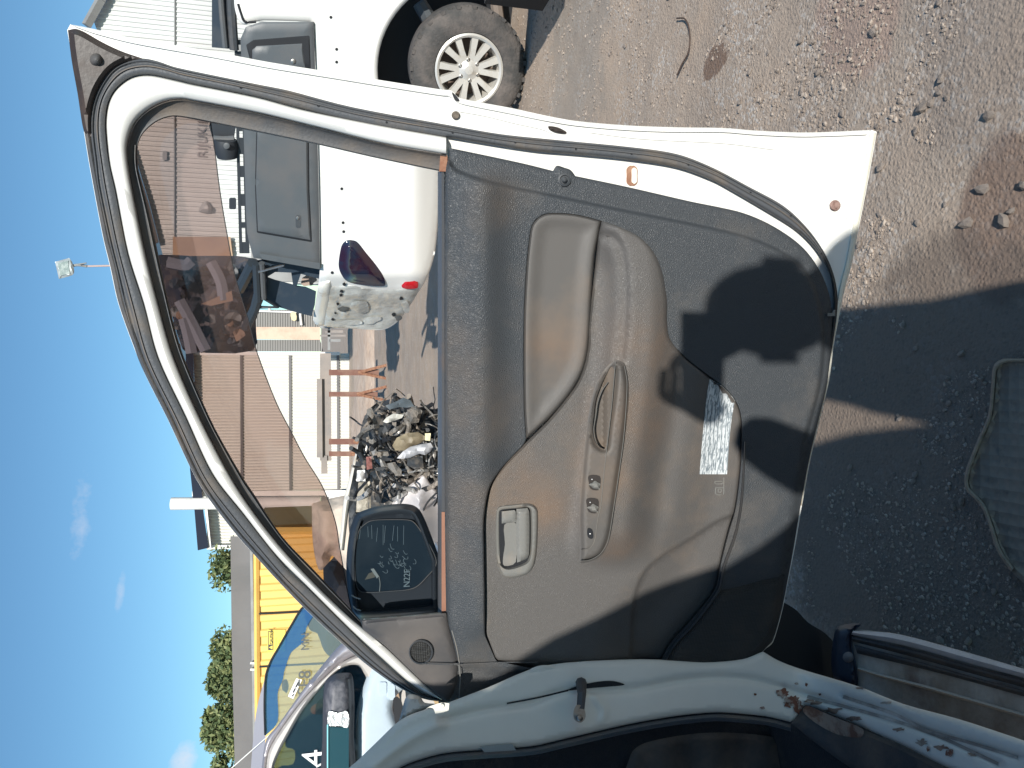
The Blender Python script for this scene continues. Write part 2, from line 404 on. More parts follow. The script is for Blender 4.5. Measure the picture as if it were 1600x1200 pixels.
# ------------------------------------------------------------ ground
def vnoise(x, y, s, seed=0):
    r = np.random.default_rng(seed + 100); T = r.random((128, 128)); x = np.asarray(x) / s + 1000.3; y = np.asarray(y) / s + 1000.7
    xi = np.floor(x).astype(int); yi = np.floor(y).astype(int); fx = x - xi; fy = y - yi; fx = fx * fx * (3 - 2 * fx); fy = fy * fy * (3 - 2 * fy)
    g = lambda a, b: T[a % 128, b % 128]
    return (g(xi, yi) * (1 - fx) + g(xi + 1, yi) * fx) * (1 - fy) + (g(xi, yi + 1) * (1 - fx) + g(xi + 1, yi + 1) * fx) * fy - .5
def gz(x, y):
    return .028 * vnoise(x, y, 1.3, 1) + .011 * vnoise(x, y, .38, 2) + .0045 * vnoise(x, y, .11, 3) + .002 * vnoise(x, y, .045, 4)
def axis(a, b, lo, hi, st, g=1.16):
    c = list(np.arange(lo, hi, st)); s = st; x = lo
    while x > a: s *= g; x -= s; c.insert(0, x)
    s = st; x = c[-1]
    while x < b: s *= g; x += s; c.append(x)
    return np.array(c)
gx = axis(-900, 900, -1.0, 3.0, .022); gy = axis(-60, 1600, 1.0, 6.0, .022)
XX, YY = np.meshgrid(gx, gy); ZZ = gz(XX, YY)
nx_, ny_ = len(gx), len(gy)
V = np.c_[XX.ravel(), YY.ravel(), ZZ.ravel()]
I = np.arange(nx_ * ny_).reshape(ny_, nx_)
F = np.c_[I[:-1, :-1].ravel(), I[:-1, 1:].ravel(), I[1:, 1:].ravel(), I[1:, :-1].ravel()]
m_ground = bpy.data.materials.new('gravelly dirt'); m_ground.use_nodes = True
t = m_ground.node_tree; b = t.nodes['Principled BSDF']; b.inputs['Roughness'].default_value = .93; b.inputs['Specular IOR Level'].default_value = .2
co = nn(t, 'ShaderNodeNewGeometry').outputs['Position']
def noise(sc, det=6, ro=.6, vec=None):
    n = nn(t, 'ShaderNodeTexNoise'); n.inputs['Scale'].default_value = sc; n.inputs['Detail'].default_value = det; n.inputs['Roughness'].default_value = ro
    t.links.new(vec or co, n.inputs['Vector']); return n.outputs[0]
def rngm(v, a, b_, c=0., d=1.):
    n = nn(t, 'ShaderNodeMapRange'); t.links.new(v, n.inputs['Value'])
    for k, q in zip(('From Min', 'From Max', 'To Min', 'To Max'), (a, b_, c, d)): n.inputs[k].default_value = q
    return n.outputs[0]
def mixc(f, a, b_):
    n = nn(t, 'ShaderNodeMix', data_type='RGBA')
    for k, q in (('Factor', f), ('A', a), ('B', b_)):
        if isinstance(q, tuple): n.inputs[k].default_value = (*q, 1)
        elif isinstance(q, float): n.inputs[k].default_value = q
        else: t.links.new(q, n.inputs[k])
    return n.outputs['Result']
def mth(op, a, b_=None):
    n = nn(t, 'ShaderNodeMath', operation=op)
    for i, q in enumerate((a, b_)):
        if q is None: continue
        if isinstance(q, (int, float)): n.inputs[i].default_value = q
        else: t.links.new(q, n.inputs[i])
    return n.outputs[0]
c = mixc(rngm(noise(.9, 5), .40, .62), (.35, .29, .24), (.47, .365, .28))
c = mixc(rngm(noise(7, 8, .7), .42, .7), c, (.42, .345, .28))
c = mixc(rngm(noise(70, 4, .7), .52, .78), c, (.19, .15, .125))
vo = nn(t, 'ShaderNodeTexVoronoi'); vo.inputs['Scale'].default_value = 95; t.links.new(co, vo.inputs['Vector'])
bw = nn(t, 'ShaderNodeRGBToBW'); t.links.new(vo.outputs['Color'], bw.inputs[0])
c = mixc(mth('MULTIPLY', rngm(bw.outputs[0], .66, .72), rngm(noise(3.1, 3), .44, .6)), c, (.50, .45, .40))
sx = nn(t, 'ShaderNodeSeparateXYZ'); t.links.new(co, sx.inputs[0])
# damp and darker-toned patches where they lie on the yard
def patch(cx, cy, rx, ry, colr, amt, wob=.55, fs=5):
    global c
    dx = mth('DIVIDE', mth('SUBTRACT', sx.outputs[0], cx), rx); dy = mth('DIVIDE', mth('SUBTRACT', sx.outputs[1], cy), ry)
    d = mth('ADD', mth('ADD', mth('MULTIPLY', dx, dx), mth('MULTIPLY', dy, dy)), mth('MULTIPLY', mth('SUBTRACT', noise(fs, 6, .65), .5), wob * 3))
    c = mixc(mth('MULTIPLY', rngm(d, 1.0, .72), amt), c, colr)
GP = PZ(0)
def gp(px, py): q = GP(px, py); return q.x, q.y
x_, y_ = gp(1560, 345); patch(x_, y_ - .02, .20, .14, (.19, .125, .095), .7, .35)
x_, y_ = gp(1120, 95); patch(x_, y_, .06, .10, (.17, .105, .075), .8, .9, 22)
x_, y_ = gp(1340, -10); patch(x_, y_, .25, .2, (.40, .25, .20), .35)
x_, y_ = gp(900, 60); patch(x_, y_, .9, .5, (.27, .25, .225), .45, 1.2)
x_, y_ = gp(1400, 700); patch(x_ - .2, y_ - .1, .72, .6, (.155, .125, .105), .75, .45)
x_, y_ = gp(1530, 60); patch(x_, y_, .3, .2, (.25, .21, .185), .35)
t.links.new(c, b.inputs['Base Color'])
hgt = mth('ADD', mth('MULTIPLY', noise(140, 5, .7), .5), mth('MULTIPLY', noise(40, 6, .65), .8))
hgt = mth('ADD', hgt, mth('MULTIPLY', rngm(vo.outputs['Distance'], 0, .6, 1, 0), .35))
bp = nn(t, 'ShaderNodeBump'); bp.inputs['Distance'].default_value = .0045; t.links.new(hgt, bp.inputs['Height']); t.links.new(bp.outputs[0], b.inputs['Normal'])
me = bpy.data.meshes.new('ground'); me.from_pydata(V.tolist(), [], F.tolist()); me.materials.append(m_ground); me.shade_smooth()
ground = bpy.data.objects.new('ground', me); S.collection.objects.link(ground); tag(ground, 'gravelly brown dirt yard, dusty and partly damp', kind='structure'); L0['ground'] = Vector((0, 0, 0))
# gravel: loose chips of many sizes
ico_v = []; ph = (1 + 5 ** .5) / 2
for a, b_ in ((1, ph), (-1, ph), (1, -ph), (-1, -ph)): ico_v += [(0, a, b_), (a, b_, 0), (b_, 0, a)]
ico_v = np.array(ico_v) / math.hypot(1, ph)
import itertools
dd = np.linalg.norm(ico_v[:, None] - ico_v[None], axis=2); ico_f = [tr for tr in itertools.combinations(range(12), 3) if all(abs(dd[i, j] - dd.min(where=dd > .1, initial=9)) < .01 for i, j in itertools.combinations(tr, 2))]
ico_f = [tr if np.dot(np.cross(ico_v[tr[1]] - ico_v[tr[0]], ico_v[tr[2]] - ico_v[tr[0]]), ico_v[tr[0]]) > 0 else tr[::-1] for tr in ico_f]
protos = [ico_v * (1 + rng.uniform(-.28, .28, (12, 1))) * np.array([1, rng.uniform(.6, 1), rng.uniform(.4, .75)]) for _ in range(9)]
def stones(P, sizes):
    n = len(P); V = np.empty((n, 12, 3)); k = rng.integers(0, 9, n); a = rng.uniform(0, 6.28, n)
    Q = np.array(protos)[k] * sizes[:, None, None]; ca, sa = np.cos(a)[:, None], np.sin(a)[:, None]
    V[..., 0] = Q[..., 0] * ca - Q[..., 1] * sa + P[:, None, 0]; V[..., 1] = Q[..., 0] * sa + Q[..., 1] * ca + P[:, None, 1]; V[..., 2] = Q[..., 2] + P[:, None, 2]
    F = (np.array(ico_f)[None] + (np.arange(n) * 12)[:, None, None]).reshape(-1, 3); return V.reshape(-1, 3), F
def pixground(n, xr, yr, pw=1.0):
    px = xr[0] + (xr[1] - xr[0]) * rng.random(n) ** pw; py = rng.uniform(yr[0], yr[1], n)
    q = np.array([gp(a, b_) for a, b_ in zip(px, py)]); return q
# spread over the yard in world space; density falls off with distance
def scatter(n, x0, x1, y0, y1, s0, s1, thr=-.1):
    P = np.c_[rng.uniform(x0, x1, n), y0 + (y1 - y0) * rng.random(n) ** 1.7]; P = P[vnoise(P[:, 0], P[:, 1], .32, 9) + .6 * vnoise(P[:, 0], P[:, 1], .09, 10) > thr]
    s = s0 + (s1 - s0) * rng.random(len(P)) ** 4; return np.c_[P, gz(P[:, 0], P[:, 1]) + s * .12], s
m_chip = mat('gravel chips', (.40, .335, .28), .95, var=(38, (.20, .16, .13), .42, .60), dust=(90, (.50, .46, .42), .58, .70))
parts_ = [scatter(44000, -.8, 1.3, 1.1, 2.6, .0010, .0068, -.12), scatter(26000, .1, 3.2, 1.6, 6.5, .002, .011, -.08)]
P = np.concatenate([p for p, s in parts_]); sz = np.concatenate([s for p, s in parts_]); V, F = stones(P, sz)
gv = link('gravel', V, F.tolist(), m_chip, None, smooth=False); tag(gv, 'loose gravel chips scattered over the brown dirt yard', 'gravel', kind='stuff')
# bigger stones, one by one
big = [(1510, 349, .017), (1440, 168, .02), (1452, 160, .012), (1316, 178, .013), (1427, 205, .012), (1365, 50, .015), (1535, 295, .017), (1570, 345, .018), (1580, 330, .011), (1342, 383, .012), (1328, 620, .006), (1347, 594, .006), (1482, 630, .010), (1481, 590, .007), (1502, 553, .012), (1435, 723, .008), (1430, 742, .010), (1427, 752, .009), (1328, 731, .011), (1502, 783, .010), (1490, 793, .010), (1335, 797, .007), (1342, 799, .006), (1472, 827, .008), (1359, 829, .006), (1470, 1000, .011), (1515, 1002, .012), (1538, 918, .009), (1554, 925, .009), (1545, 910, .007), (1340, 805, .006), (1405, 655, .010), (1402, 649, .006), (1463, 656, .006), (1520, 981, .008), (1320, 210, .008), (1368, 197, .009), (1395, 50, .006), (1289, 106, .006), (1465, 145, .010), (1478, 153, .008), (1430, 545, .009), (1380, 610, .006), (1395, 740, .006), (1600, 290, .015), (1550, 180, .016), (1385, 950, .007), (1405, 935, .008), (1425, 968, .008)]
smesh = []
for i in range(6):
    q = protos[i]; me = bpy.data.meshes.new('stone'); me.from_pydata(q.tolist(), [], ico_f); me.materials.append(m_stone); smesh.append(me)
allst = [(gp(a, b_), s) for a, b_, s in big]
for _ in range(150):
    x_, y_ = random.uniform(.3, 2.6), random.uniform(1.5, 5.2); allst.append(((x_, y_), random.uniform(.007, .016)))
for i, ((x_, y_), s) in enumerate(allst):
    o = bpy.data.objects.new('stone', smesh[i % 6]); S.collection.objects.link(o); o.parent = ground
    o.location = (x_, y_, float(gz(x_, y_)) + s * .25); o.scale = (s, s, s * random.uniform(.8, 1.1)); o.rotation_euler = (random.uniform(-.3, .3), random.uniform(-.3, .3), random.uniform(0, 6))
# curved wire lying on the dirt
pts = [gp(*q) for q in ((1062, 29), (1074, 30), (1081, 44), (1083, 65), (1080, 85), (1072, 100), (1064, 118))]
MB().tube([Vector((x_, y_, .012 + float(gz(x_, y_)))) for x_, y_ in cr(pts, 6)], .0032, 6).build('bent_wire', mat('rusty wire', (.07, .045, .035), .8), None, origin=(pts[0][0], pts[0][1], 0))
tag(bpy.data.objects['bent_wire'], 'short curved piece of dark wire lying on the sunlit dirt', 'wire')

# floor mat
mo = cr([(1660, 556), (1600, 560), (1566, 561), (1552, 572), (1548, 610), (1543, 650), (1524, 695), (1508, 738), (1509, 765), (1532, 790), (1546, 825), (1558, 862), (1580, 893), (1620, 925), (1680, 950, 1), (1760, 900, 1), (1760, 600, 1)], 5, True)
MP = PZ(.02)
def mh(x, y, d): return .006 * (ss(3, 6, d) * (1 - ss(7, 10, d))) + .0015 * np.sin(x * .33) * np.sin(y * .33)
m_mat = mat('dusty rubber mat', (.27, .215, .17), .9, dust=(14, (.33, .26, .20), .40, .75), var=(30, (.15, .125, .105), .5, .7), bump=('dots', 42, .006))
mt_e = empty('floor_mat', (.05, 1.25, 0), 'grey dusty rubber car floor mat lying on the shaded ground', 'floor mat')
fm = sheet('mat_sheet', mo, MP, mh, m_mat, mt_e, step=7, thick=.008, rings=(3, 5, 8))
band('rim', cr([(1600, 560), (1566, 561), (1552, 572), (1548, 610), (1543, 650), (1524, 695), (1508, 738), (1509, 765), (1532, 790), (1546, 825), (1558, 862), (1580, 893)], 6), cr([(1600, 566), (1572, 567), (1558, 576), (1554, 612), (1549, 652), (1530, 698), (1515, 740), (1515, 762), (1538, 787), (1552, 823), (1564, 858), (1584, 887)], 6), [(0, -.004), (.1, .012), (.5, .015), (.9, .012), (1, -.004)], MP, m_mat, mt_e, n=60)

# ================================================================= THE WHITE CAR WITH THE OPEN DOOR
car = empty('white_car', (-.9, 1.0, 0), 'white car with its dusty front door swung wide open, filling the picture', 'car')
D = Plane((0, 1.2265, 0), (-.261, -1, 0))
outer_top = [(110, 38, 1), (150, 46), (210, 60), (330, 80), (420, 97), (520, 113), (600, 126), (690, 140), (706, 142), (716, 152), (740, 158), (800, 169), (850, 180), (900, 189), (980, 196), (1060, 199), (1130, 200), (1180, 204), (1250, 207), (1300, 206), (1362, 203, 1)]
outer_bot = [(1370, 206, 1), (1355, 290), (1342, 355), (1332, 408), (1320, 452), (1310, 500), (1302, 545), (1295, 597), (1282, 652), (1267, 715), (1253, 790), (1243, 850), (1232, 905), (1222, 955), (1208, 1003), (1195, 1015), (1180, 1032), (1150, 1049), (1092, 1059), (1055, 1060), (1005, 1060), (930, 1066), (850, 1082), (760, 1092), (702, 1098, 1)]
frame_out = [(696, 1097, 1), (662, 1092), (625, 1075), (577, 1042), (525, 997), (472, 947), (427, 900), (400, 870), (368, 834), (328, 782), (302, 740), (262, 655), (230, 592), (212, 550), (185, 475), (172, 417), (160, 367), (140, 260), (131, 205), (122, 150), (113, 95), (105, 47, 1)]
SHELL = np.concatenate([cr(outer_top, 4), cr(outer_bot, 4), cr(frame_out, 4)])
chan_in = [(695, 269, 1), (650, 260), (575, 244), (492, 225), (375, 201), (330, 192), (300, 186), (270, 182), (245, 190), (225, 207), (216, 225), (215, 250), (217, 268), (235, 340), (250, 410), (270, 500), (287, 557), (318, 631), (340, 677), (380, 747), (397, 772), (440, 837), (490, 890), (537, 940), (562, 968)]
chan_out = [(697, 242, 1), (600, 225), (500, 200), (400, 176), (300, 157), (288, 155), (265, 157), (240, 167), (217, 185), (205, 205), (199, 230), (200, 252), (205, 285), (225, 385), (250, 485), (271, 557), (310, 648), (358, 740), (392, 794), (440, 856), (500, 920), (550, 967), (568, 984)]
belt = 690
HOLE = np.concatenate([cr([(p[0] - 0, p[1]) if i else (belt, 240) for i, p in enumerate(chan_out)], 4), np.array([(belt, 984)])])
door = sheet('door', SHELL, D, lambda x, y, d: .0 * x, m_white, car, holes=[HOLE], step=26, thick=.035, angle=30)
door['label'] = 'open front door seen from the inside'
# hem round the sheet metal edge
top = cr(outer_top, 6); topin = resample(cr([(118, 42), (152, 55), (212, 70), (330, 91), (420, 108), (520, 124), (600, 137), (690, 151), (702, 152), (716, 162), (740, 168), (800, 180), (850, 190), (900, 198), (980, 205), (1060, 208), (1130, 208), (1180, 212), (1250, 215), (1300, 214), (1352, 212)], 6), 200)
band('hem', top, topin, [(0, -.012), (0.03, .003), (.25, .005), (.8, .0045), (1, -.004)], D, m_white, door, n=200)
botin = cr([(1355, 212), (1343, 290), (1330, 355), (1320, 408), (1311, 445), (1304, 490), (1296, 545), (1289, 597), (1276, 652), (1261, 715), (1247, 790)], 6)
botout = cr([(1370, 206), (1355, 290), (1342, 355), (1332, 408), (1320, 452), (1310, 500), (1302, 545), (1295, 597), (1282, 652), (1267, 715), (1253, 790)], 6)
band('hem', botout, botin, [(0, -.012), (.06, .002), (.35, .005), (.7, .004), (.8, .001), (1, -.004)], D, m_edge, door, n=120)
# swage lines pressed in the flange
for q in (((716, 172), (760, 180), (800, 190), (845, 200), (862, 207)), ((920, 205), (1000, 215), (1130, 222), (1210, 232)), ((1340, 240), (1330, 300), (1322, 340))):
    P = cr(q, 6); band('pressed_crease', P, P + np.array([1.5, 3.2]), [(0, -.003), (.3, .0022), (.7, .0022), (1, -.003)], D, m_white, door, n=50)
for a, b_ in (((1200, 240), (1188, 280)), ((1278, 340), (1300, 318)), ((1290, 372), (1311, 347)), ((1296, 390), (1311, 375)), ((1105, 240), (1102, 250))):
    P = cr((a, b_), 6); band('pressed_crease', P, P + np.array([2.6, 1.2]), [(0, -.003), (.3, .0018), (.7, .0018), (1, -.003)], D, m_white, door, n=12)
# painted frame band between the seals
wb_out = [(697, 214, 1), (600, 197), (475, 172), (400, 152), (300, 132), (275, 126), (237, 118), (215, 119), (198, 126), (180, 142), (170, 162), (166, 190), (168, 225), (172, 258), (181, 297), (200, 395), (225, 475), (247, 558), (290, 650), (332, 740), (380, 802), (432, 868), (480, 916), (548, 984), (587, 1020), (650, 1075), (690, 1094, 1)]
wb_in = chan_out[:-2] + [(550, 967), (600, 1007), (650, 1055), (690, 1092, 1)]
band('window_frame', cr(wb_out, 5), cr(wb_in, 5), [(0, -.01), (.02, .012), (.12, .022), (.5, .027), (.85, .023), (.97, .014), (1, -.02)], D, m_white, door, n=260, angle=60)
# outer weather seal
seal_out = [(700, 1097, 1), (662, 1092), (625, 1075), (577, 1042), (525, 997), (472, 947), (427, 900), (400, 870), (368, 834), (328, 782), (302, 740), (262, 655), (230, 592), (212, 550), (192, 480), (178, 417), (166, 367), (150, 290), (146, 250), (141, 205), (143, 170), (152, 142), (170, 112), (190, 98), (220, 91), (245, 95), (275, 105), (400, 131), (450, 141), (550, 167), (700, 195), (780, 209), (855, 217), (980, 229), (1056, 240), (1112, 261), (1169, 291), (1225, 322), (1262, 357), (1288, 394), (1303, 430), (1309, 465), (1307, 500), (1300, 545), (1293, 597)]
seal_in = [(694, 1096, 1), (650, 1078), (587, 1024), (548, 985), (480, 918), (455, 896), (432, 869), (380, 803), (332, 741), (290, 651), (247, 559), (225, 476), (200, 396), (181, 298), (172, 258), (167, 225), (165, 190), (169, 162), (180, 141), (198, 125), (215, 118), (237, 117), (275, 125), (300, 131), (400, 151), (475, 171), (575, 194), (700, 215), (830, 236), (900, 242), (980, 250), (1056, 262), (1112, 282), (1142, 298), (1200, 332), (1240, 357), (1265, 379), (1284, 404), (1297, 432), (1302, 465), (1301, 500), (1294, 545), (1288, 597)]
band('weather_seal', cr(seal_out, 5), cr(seal_in, 5), [(0, -.004), (.02, .008), (.14, .011), (.22, .008), (.30, .008), (.34, .014), (.48, .018), (.70, .019), (.88, .016), (.98, .010), (1, -.006)], D, m_rub, door, n=420, angle=70)
band('seal_lip', resample(cr(seal_out, 5), 400) * .62 + resample(cr(seal_in, 5), 400) * .38, resample(cr(seal_out, 5), 400) * .52 + resample(cr(seal_in, 5), 400) * .48, [(0, .012), (.2, .020), (.8, .0205), (1, .012)], D, m_rubdusty, door, n=400)
# outer drip rubber at the very edge of the frame
dr_out = frame_out[:]; dr_in = [(694, 1096, 1), (664, 1089), (628, 1071), (582, 1037), (531, 992), (479, 942), (435, 895), (408, 865), (376, 829), (337, 778), (312, 737), (273, 652), (243, 590), (225, 548), (200, 474), (188, 417), (174, 367), (154, 262), (146, 215), (143, 180), (148, 120), (128, 52, 1)]
band('drip_strip', cr(dr_out, 5), cr(dr_in, 5), [(0, -.02), (.05, .006), (.4, .011), (.75, .008), (1, -.002)], D, m_rubdusty, door, n=260, angle=60)
# clips along the seal
for x, y in ((376, 137), (497, 165), (604, 191), (707, 207), (805, 222), (900, 233), (987, 240), (1076, 257), (1173, 301), (1236, 337), (1284, 396)):
    disc('seal_pin', (x, y), 1.7, D, m_dark, door, off=.0185, prof=[(1, -.004), (1, .0015), (.01, .0005)], n=8)
# window channel
band('window_channel', cr(chan_out, 5), cr(chan_in, 5), [(0, .012), (.06, .017), (.14, .012), (.28, .008), (.75, .003), (.92, .004), (1, -.020)], D, m_rubdusty, door, n=300, angle=60)
ci = resample(cr(chan_in[10:], 5), 200); cn = resample(cr(chan_out[10:], 5), 200)
band('channel_lip', cn * .35 + ci * .65, cn * .22 + ci * .78, [(0, -.002), (.2, .010), (.8, .010), (1, -.002)], D, m_rub, door, n=200)
sheet('rusty_corner', np.array([(688, 243), (699, 243), (699, 268), (686, 268)]), D, .014, m_rust, door, thick=.01)
# corner cover
cc = cr([(106, 47, 1), (118, 45), (132, 50), (160, 66), (190, 80), (222, 91, 1), (197, 97), (174, 110), (156, 134), (146, 160), (142, 185), (143, 214, 1), (131, 205), (121, 145), (112, 95)], 5, True)
sheet('corner_cover', cc, D, lambda x, y, d: .009 + .011 * ss(0, 9, d) , m_browncover, door, step=6, thick=.014, rings=(2, 5, 9))
disc('bolt_cap', (150, 93), 9, D, m_blackfine, door, off=.016, prof=[(1.15, 0), (1.1, .004), (.8, .010), (.4, .0135), (.01, .0145)])
# wind deflector outside the glass opening
sh_edge = [(329, 185, 1), (337, 239), (344, 295), (355, 362), (368, 430), (388, 497), (403, 552), (432, 628), (457, 677), (477, 715), (502, 755), (515, 785), (526, 820), (531, 852), (540, 902), (547, 940), (556, 975, 1)]
inner_arc = [(556, 978), (470, 895), (400, 800), (330, 690), (275, 560), (250, 470), (220, 340), (204, 250), (207, 205), (235, 172), (275, 165), (329, 178)]
sheet('wind_deflector', np.concatenate([cr(sh_edge, 5), cr(inner_arc, 4)]), D, lambda x, y, d: -.075 + 0 * x, m_shield, door, step=24, thick=.0025)
e = resample(cr(sh_edge, 5), 120); band('deflector_edge', e, e - np.array([1.6, -.3]), [(0, -.0765), (.3, -.072), (.7, -.072), (1, -.0765)], D, m_dark, door, n=120)
# belt strip
band('belt_seal', np.array([(684, 268), (684, 500), (684, 957)]), np.array([(694, 268), (695, 500), (695, 960)]), [(0, -.03), (.1, -.008), (.35, .004), (.6, .012), (1, .010)], D, mat('grey belt strip', (.10, .105, .115), .45, dust=(9, (.17, .125, .10), .55, .8)), door, n=60)
sheet('rusty_belt_end', np.array([(690, 800), (696, 800), (697, 962), (690, 962)]), D, .014, mat('coppery rust', (.30, .15, .10), .6, var=(20, (.25, .12, .08), .4, .7)), door, thick=.004)

def spots(M, pts, colr, amt):
    t = M.node_tree; b = t.nodes['Principled BSDF']; src = b.inputs['Base Color'].links[0].from_socket
    co = nn(t, 'ShaderNodeTexCoord').outputs['Object']; tot = None
    no = nn(t, 'ShaderNodeTexNoise'); no.inputs['Scale'].default_value = 14; no.inputs['Detail'].default_value = 7; no.inputs['Roughness'].default_value = .65; t.links.new(co, no.inputs['Vector'])
    for (x, y, r) in pts:
        P = D(x, y, .05) - L0['white_car']; v = nn(t, 'ShaderNodeVectorMath', operation='DISTANCE'); t.links.new(co, v.inputs[0]); v.inputs[1].default_value = P
        m_ = nn(t, 'ShaderNodeMapRange', interpolation_type='SMOOTHSTEP'); t.links.new(v.outputs['Value'], m_.inputs['Value'])
        for k, q in zip(('From Min', 'From Max', 'To Min', 'To Max'), (0, r, 1, 0)): m_.inputs[k].default_value = q
        if tot is None: tot = m_.outputs[0]
        else: a_ = nn(t, 'ShaderNodeMath', operation='MAXIMUM'); t.links.new(tot, a_.inputs[0]); t.links.new(m_.outputs[0], a_.inputs[1]); tot = a_.outputs[0]
    r2 = nn(t, 'ShaderNodeMapRange'); t.links.new(no.outputs[0], r2.inputs['Value']); r2.inputs['From Min'].default_value = .25; r2.inputs['From Max'].default_value = .65; r2.inputs['To Max'].default_value = amt
    mu = nn(t, 'ShaderNodeMath', operation='MULTIPLY'); t.links.new(tot, mu.inputs[0]); t.links.new(r2.outputs[0], mu.inputs[1])
    mx = nn(t, 'ShaderNodeMix', data_type='RGBA'); t.links.new(mu.outputs[0], mx.inputs['Factor']); t.links.new(src, mx.inputs['A']); mx.inputs['B'].default_value = (*colr, 1); t.links.new(mx.outputs['Result'], b.inputs['Base Color'])
hand = ((805, 765, .10), (850, 800, .09), (945, 730, .09), (985, 640, .12), (1000, 530, .10), (960, 840, .07), (870, 540, .08))
spots(m_grey, hand, (.20, .135, .092), .75); spots(m_greyg, hand, (.20, .135, .092), .75)
spots(m_black, ((745, 640, .12), (700, 560, .10), (735, 780, .09), (780, 310, .07), (700, 870, .07)), (.13, .105, .085), .7)
# -------- trim panel
crease = cr([(700, 238), (706, 252), (713, 262), (735, 272), (780, 285), (880, 306), (980, 327), (1080, 347), (1162, 366), (1212, 386), (1245, 406), (1266, 430), (1280, 462), (1290, 520), (1284, 600), (1260, 690)], 8)
trim_o = cr([(702, 231, 1), (760, 243), (820, 256), (864, 267, 1), (870, 259), (882, 263 - 1), (892, 266), (899, 275, 1), (980, 292), (1080, 315), (1125, 324), (1162, 333), (1200, 349), (1237, 372), (1262, 395), (1282, 425), (1295, 458), (1300, 490), (1299, 525), (1293, 597), (1280, 652), (1265, 715), (1251, 790), (1241, 850), (1231, 905), (1221, 955), (1208, 1000), (1197, 1012), (1180, 1030), (1150, 1048), (1092, 1058), (1055, 1060), (1005, 1058), (930, 1060), (850, 1072), (760, 1090), (704, 1097, 1), (690, 1092), (694, 1040, 1), (716, 1035, 1), (706, 995, 1), (697, 962, 1), (695, 800), (694, 500), (695, 300), (697, 262), (702, 240)], 4, True)
POD = [(824, 382), (822, 440), (819, 515), (818, 600), (818, 685)]
GREY = cr([(919, 515, 1), (927, 440), (935, 370), (940, 345, 1), (967, 354), (1000, 371), (1022, 395), (1035, 427), (1042, 470), (1042, 500), (1047, 530), (1070, 557), (1100, 581), (1130, 603), (1149, 624), (1158, 648), (1160, 680), (1159, 713), (1155, 757), (1149, 798), (1139, 832), (1127, 880), (1118, 922), (1080, 970), (1052, 1001), (1036, 1028), (1031, 1056, 1), (1000, 1054), (940, 1056), (880, 1050), (830, 1044), (800, 1038), (775, 1033, 1), (764, 1008, 1), (757, 990), (756, 920), (755, 860), (755, 809), (764, 761), (784, 730), (816, 697), (830, 683), (860, 653), (898, 605), (912, 575), (919, 540)], 4, True)
padA = cr([(827, 372), (831, 352), (842, 339), (858, 333), (892, 334), (918, 339), (939, 345, 1), (935, 368), (929, 400), (924, 460), (921, 515), (918, 548), (911, 577), (898, 603), (880, 628), (859, 652), (838, 672), (822, 686, 1), (819, 640), (818, 560), (819, 480), (823, 410)], 5, True)
def _near(A, p): return int(np.argmin(((A - np.array(p)) ** 2).sum(1)))
_g = np.roll(GREY, -_near(GREY, (940, 345)), 0); _g = _g[:_near(_g, (816, 697)) + 1]
_p = np.roll(padA, -_near(padA, (822, 686)), 0); _p = _p[:_near(_p, (939, 345)) + 1]
UNION = np.vstack([_g, _p])
def trimh(x, y, d):
    Q = np.c_[x, y]; dc = pdist(Q, crease, closed=False)
    inside = (x > 0) & inpoly(Q, np.concatenate([crease, np.array([(1240, 800), (1200, 1000), (1000, 1055), (700, 1040), (697, 600)])]))
    hh = .020 + .005 * ss(0, 6, d)
    hh = hh + np.where(inside, .016 * ss(0, 7, dc), 0)
    # soft roll of the upper rail
    hh += .022 * np.exp(-((x - 752) / 34.0) ** 2) * ss(250, 300, y) * (1 - ss(960, 1040, y))
    dg = pdist(Q, UNION); ing = inpoly(Q, UNION); hh += np.where(ing, -.055 * ss(0, 4, dg), 0)
    return hh
trim = sheet('trim_panel', trim_o, D, trimh, m_black, door, step=8, thick=.018, rings=(2, 5), angle=80, feat=[(resample(crease, 260), (-4, -1, 0.5, 3, 6, 9)), (resample(np.vstack([UNION, UNION[:1]]), 360), (-4, -2, 0, 2, 4))])
# upper arm pad
arm_pad = sheet('arm_pad', padA, D, lambda x, y, d: .036 + .012 * ss(0, 4, d) - .005 * ss(8, 26, d), m_grey, door, step=8, thick=.02, rings=(1.5, 3.5, 6, 9, 14), angle=60)
# lower grey moulding
podc = cr([(985, 365), (1000, 420), (1000, 520), (985, 640), (970, 740), (955, 850)], 8)
cove = cr([(946, 368), (958, 372), (968, 385), (975, 415), (977, 460), (974, 520), (970, 560)], 6)
pocket = cr([(1150, 800), (1120, 812), (1080, 838), (1040, 862), (1008, 888), (992, 920), (985, 960), (982, 1030)], 8)
def greyh(x, y, d):
    Q = np.c_[x, y]; dd_ = pdist(Q, podc, closed=False)
    hh = .034 + .009 * ss(0, 4, d)
    hh += .040 * (1 - ss(14, 72, dd_)) * (1 - ss(830, 900, y))      # swell that carries the armrest
    hh += -.020 * (1 - ss(0, 13, pdist(Q, cove, closed=False)))* (x < 985) * .35
    dp = pdist(Q, np.array([(1165, 620), (1150, 720), (1130, 830), (1080, 930), (1010, 1010)], float), closed=False)
    hh += -.02 * (1 - ss(20, 90, dp))                                # map pocket hollow
    pin = inpoly(Q, np.concatenate([pocket, np.array([(1030, 1060), (1130, 960), (1170, 800)])]))
    hh += np.where(pin, -.009, 0.0) * ss(0, 7, pdist(Q, pocket, closed=False))
    hh += -.020 * ss(1028, 1042, y)
    return hh
